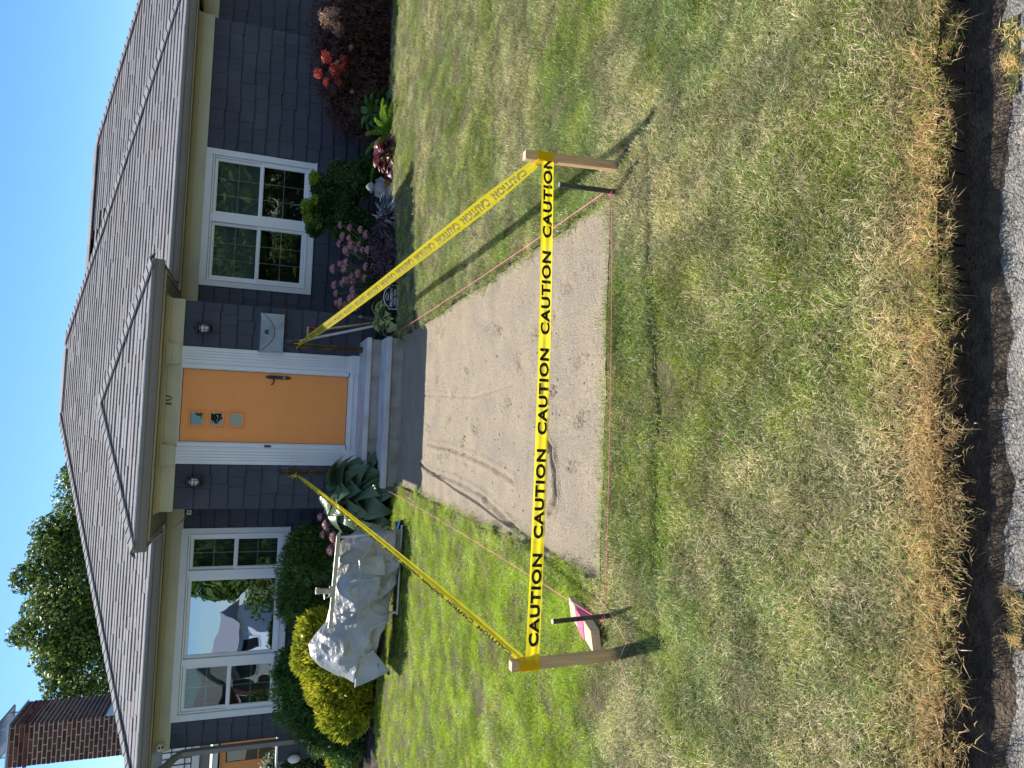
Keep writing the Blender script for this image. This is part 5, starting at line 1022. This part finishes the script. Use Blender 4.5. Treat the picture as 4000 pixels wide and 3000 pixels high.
for i,(x,y,s) in enumerate(((4.55,-.72,.06),(4.72,-.69,.055),(4.9,-.66,.06),(5.08,-.62,.05),(5.22,-.58,.055))):
    m=MB(); m.lathe([(s*.6,-.02),(s,.01),(s*.85,.04),(s*.4,.055)],c=(x,y,.0),n=9,jit=.15); tag(m.build('edging_stone',M_slab,smooth=False),['dark rounded stone at the bed edge, nearest to the bright fern','second dark rounded stone from the bright fern along the bed edge','middle one of five dark rounded stones along the bed edge','dark rounded stone fourth from the bright fern along the bed edge','dark rounded edging stone farthest from the fern, beside the purple maple'][i],'stone','rounded stones along the bed edge')
# --- yard sign
t=thing('yard_sign','black and white PROPERTY UNDER VIDEO SURVEILLANCE sign in the grass edge','sign',(1.86,-1.06,0))
N_=16; SX,SY,SZ=1.862,-1.06,.0; w2=.150; arc=[(SX+w2*1.0*math.cos(a)*.78,SZ+.135+.065*math.sin(a)) for a in np.linspace(0,math.pi,N_)]
pl=[(SX-w2,SZ+.0),(SX+w2,SZ+.0),(SX+w2,SZ+.135)]+arc+[(SX-w2,SZ+.135)]
m=MB(); m.prism(pl,1,SY,SY+.006); m.build('border',M_signw,t)
def shr(p): return (SX+(p[0]-SX)*.955,SZ+.098+(p[1]-SZ-.098)*.93)
m=MB(); m.prism([shr(p) for p in pl],1,SY-.0012,SY-.0004); m.build('face',M_sign,t)
for (tx,w_,h_,z_) in (('PROPERTY',.235,.032,.088),('UNDER VIDEO',.205,.022,.052),('SURVEILLANCE',.265,.027,.014)):
    o=obj('lettering',text_mesh('lettering',tx,w_,h_,M_signw,.001,offset=.012)); put(o,t,Matrix.Translation((SX-w_/2,SY-.0018,z_))@Matrix.Rotation(math.pi/2,4,'X'))
m=MB(); 
for s in (-1,1): m.tube([(SX+s*.045*math.cos(a)+s*.0,SY-.0022,SZ+.152+.018*math.sin(a)*s+.004) for a in np.linspace(-2.2,2.2,14)],.0022,5)
m.tube([(SX-.03,SY-.0022,SZ+.135),(SX,SY-.0022,SZ+.152),(SX+.03,SY-.0022,SZ+.17)],.002,5); m.build('emblem',M_signw,t)
m=MB(); m.box((SX-.012,SY+.0065,-.12),(SX+.012,SY+.012,.12)); m.build('stake',M_blk,t)
# ================================================================ far left: neighbour's front, shrub, lamp
nh=thing('neighbour_house','part of the grey neighbouring house with an orange glazed door, seen past the left corner','house',(-7.2,6.3,0))
M_ng=pm('neighbour_grey_paint',(.20,.20,.20),(.24,.24,.235),scale=3,rough=.7)
m=MB(); m.box((-10,6.3,-.1),(-7.35,6.5,3.3)); m.box((-7.35,6.3,2.15),(-5.4,6.5,3.3)); m.box((-6.2,6.3,-.1),(-5.4,6.5,2.15)); m.build('wall',M_ng,nh)
m=MB(); m.box((-7.36,6.25,1.99),(-6.1,6.299,2.08)); m.box((-6.38,6.26,-.1),(-6.28,6.299,1.99)); m.box((-9,6.24,2.34),(-5.6,6.299,2.48)); m.build('trim',M_trim,nh)
m=MB(); 
fz=[.9,1.22,1.54,1.84]
m.box((-7.3,6.36,-.05),(-6.85,6.41,1.96)); m.box((-6.60,6.36,-.05),(-6.40,6.41,1.96)); m.box((-6.85,6.36,-.05),(-6.6,6.41,.9)); m.box((-6.85,6.36,1.84),(-6.60,6.41,1.96))
for z in fz[1:3]: m.box((-6.85,6.365,z-.02),(-6.60,6.405,z))
dn_=m.build('door',M_door,nh)
for a,b in zip(fz[:-1],fz[1:]): q=MB(); q.box((-6.845,6.38,a+.002),(-6.605,6.386,b-.022)); q.build('pane',M_glass,dn_)
m=MB(); m.box((-7.3,6.42,0),(-6.4,6.44,2.1)); m.build('interior',M_dark,nh)
m=MB(); m.box((-7.6,6.22,2.50),(-6.35,6.245,3.02)); lw=m.build('window',M_signw,nh)
for k in range(9): q=MB(); q.box((-7.5+.13*k,6.20,2.50),(-7.485+.13*k,6.219,3.02)); q.build('glazing_bar',M_blk,lw)
for z in (2.6,2.85): q=MB(); q.box((-7.6,6.19,z),(-6.35,6.199,z+.018)); q.build('glazing_bar',M_blk,lw)
t=bush('shrub with white-edged leaves beside the left corner of the house','variegated_shrub',[(-5.15,2.3,.72,.42,.4,.55),(-5.4,2.2,.3,.5,.4,.4)],4200,.055,.035,L_ivy,(-5.2,2.3,0),cat='shrub',mode='leaf',seed=15,shell=.5,inn=L_green)
t=thing('garden_wall','low slate blue wall stub beyond the left corner carrying the white lamp','wall',(-4.75,1.9,0)); m=MB(); m.box((-4.86,1.8,-.1),(-4.45,2.0,1.02)); m.build('post',M_side,t)
m=MB(); m.box((-4.95,1.79,1.021),(-4.44,2.01,1.045)); m.build('cap',M_trim,t)
t=thing('bulkhead_lamp','white oval outdoor lamp low on the wall stub at the far left','lamp',(-4.84,1.76,.78)); m=MB(); m.lathe([(.075,0),(.08,.02),(.07,.05),(.03,.07),(.005,.072)],n=18); o=m.build('lens',M_white,t,smooth=True); put(o,t,Matrix.Translation((-4.83,1.79,.78))@Matrix.Rotation(math.pi/2,4,'X')@Matrix.Diagonal((.8,1.2,1,1)))
# ================================================================ across the street (seen only as reflections in the windows)
def sclap(nm,lab,x0,x1,y0,y1,h,rh,mat,roofm,wins):
    t=thing(nm,lab,'house',((x0+x1)/2,y1,0)); m=MB(); m.box((x0,y0,-.1),(x1,y1,h)); m.build('wall',mat,t)
    m=MB(); ym=(y0+y1)/2; m.prism([(y0-.5,h),(y1+.5,h),(ym,h+rh)],0,x0-.4,x1+.4); m.build('roof',roofm,t)
    for (a,z) in wins:
        m=MB(); m.box((a-.6,y1+.005,z),(a+.6,y1+.05,z+1.2)); w_=m.build('window',M_trim,t); m=MB(); m.box((a-.5,y1+.051,z+.1),(a+.5,y1+.055,z+1.1)); m.build('pane',M_dark,w_)
M_wh=pm('white_clapboard',(.70,.71,.72),(.66,.67,.69),scale=2,rough=.6); M_rb=pm('red_brown_siding',(.20,.06,.04),(.16,.05,.035),scale=3,rough=.8)
sclap('opposite_house','white clapboard house across the street mirrored in the picture window',-17.5,-14.3,-46,-39,2.3,1.5,M_wh,M_shin,[(-16.8,.9),(-15.2,.9)])
sclap('opposite_house','red-brown house across the street mirrored in the picture window',-23,-18.5,-47,-40,3.0,1.9,M_rb,M_shin,[(-21,1.0),(-19.6,1.0)])
for i,(x,y,s,lab) in enumerate(((-7.0,-26,2.5,'street tree opposite the left window'),(8,-27,3.1,'street tree opposite the right window'),(12.5,-27,3.6,'bushy tree beyond the street on the right'),(17,-29,3.6,'last bushy tree beyond the street far right'),(3,-29,3.2,'tree opposite the front door'))):
    t=thing('street_tree',lab,'tree',(x,y,0),'trees across the street'); trunk([(x,y,-.1),(x,y,s)],[.2,.1],t); crown('crown',[(x,y,s*1.2,s*.8,s*.7,s*.8),(x+s*.5,y,s*1.0,s*.5,s*.5,s*.5)],16000,.26,.17,L_tree,t,shell=.55,seed=30+i,zmin=.3)
t=thing('hedge','long dark hedge across the street mirrored in the windows','hedge',(0,-33,0)); HL=[(x,-33+1.5*math.sin(x),.5+.35*math.sin(x*1.7),1.6,1.2,1.0+.5*math.sin(x*.9)**2) for x in np.arange(-22,26,1.7) if not -16<x<-10.5]
crown('foliage',HL,26000,.24,.16,L_tree,t,shell=.5,seed=44,zmin=-.1)
me=bpy.data.meshes.new('opposite_verge'); me.from_pydata([(-60,-200,-.06),(60,-200,-.06),(60,-16.01,-.06),(-60,-16.01,-.06)],[],[(0,1,2,3)]); me.materials.append(M_lawn); tag(obj('opposite_verge',me),'grass verge across the street',kind='structure')
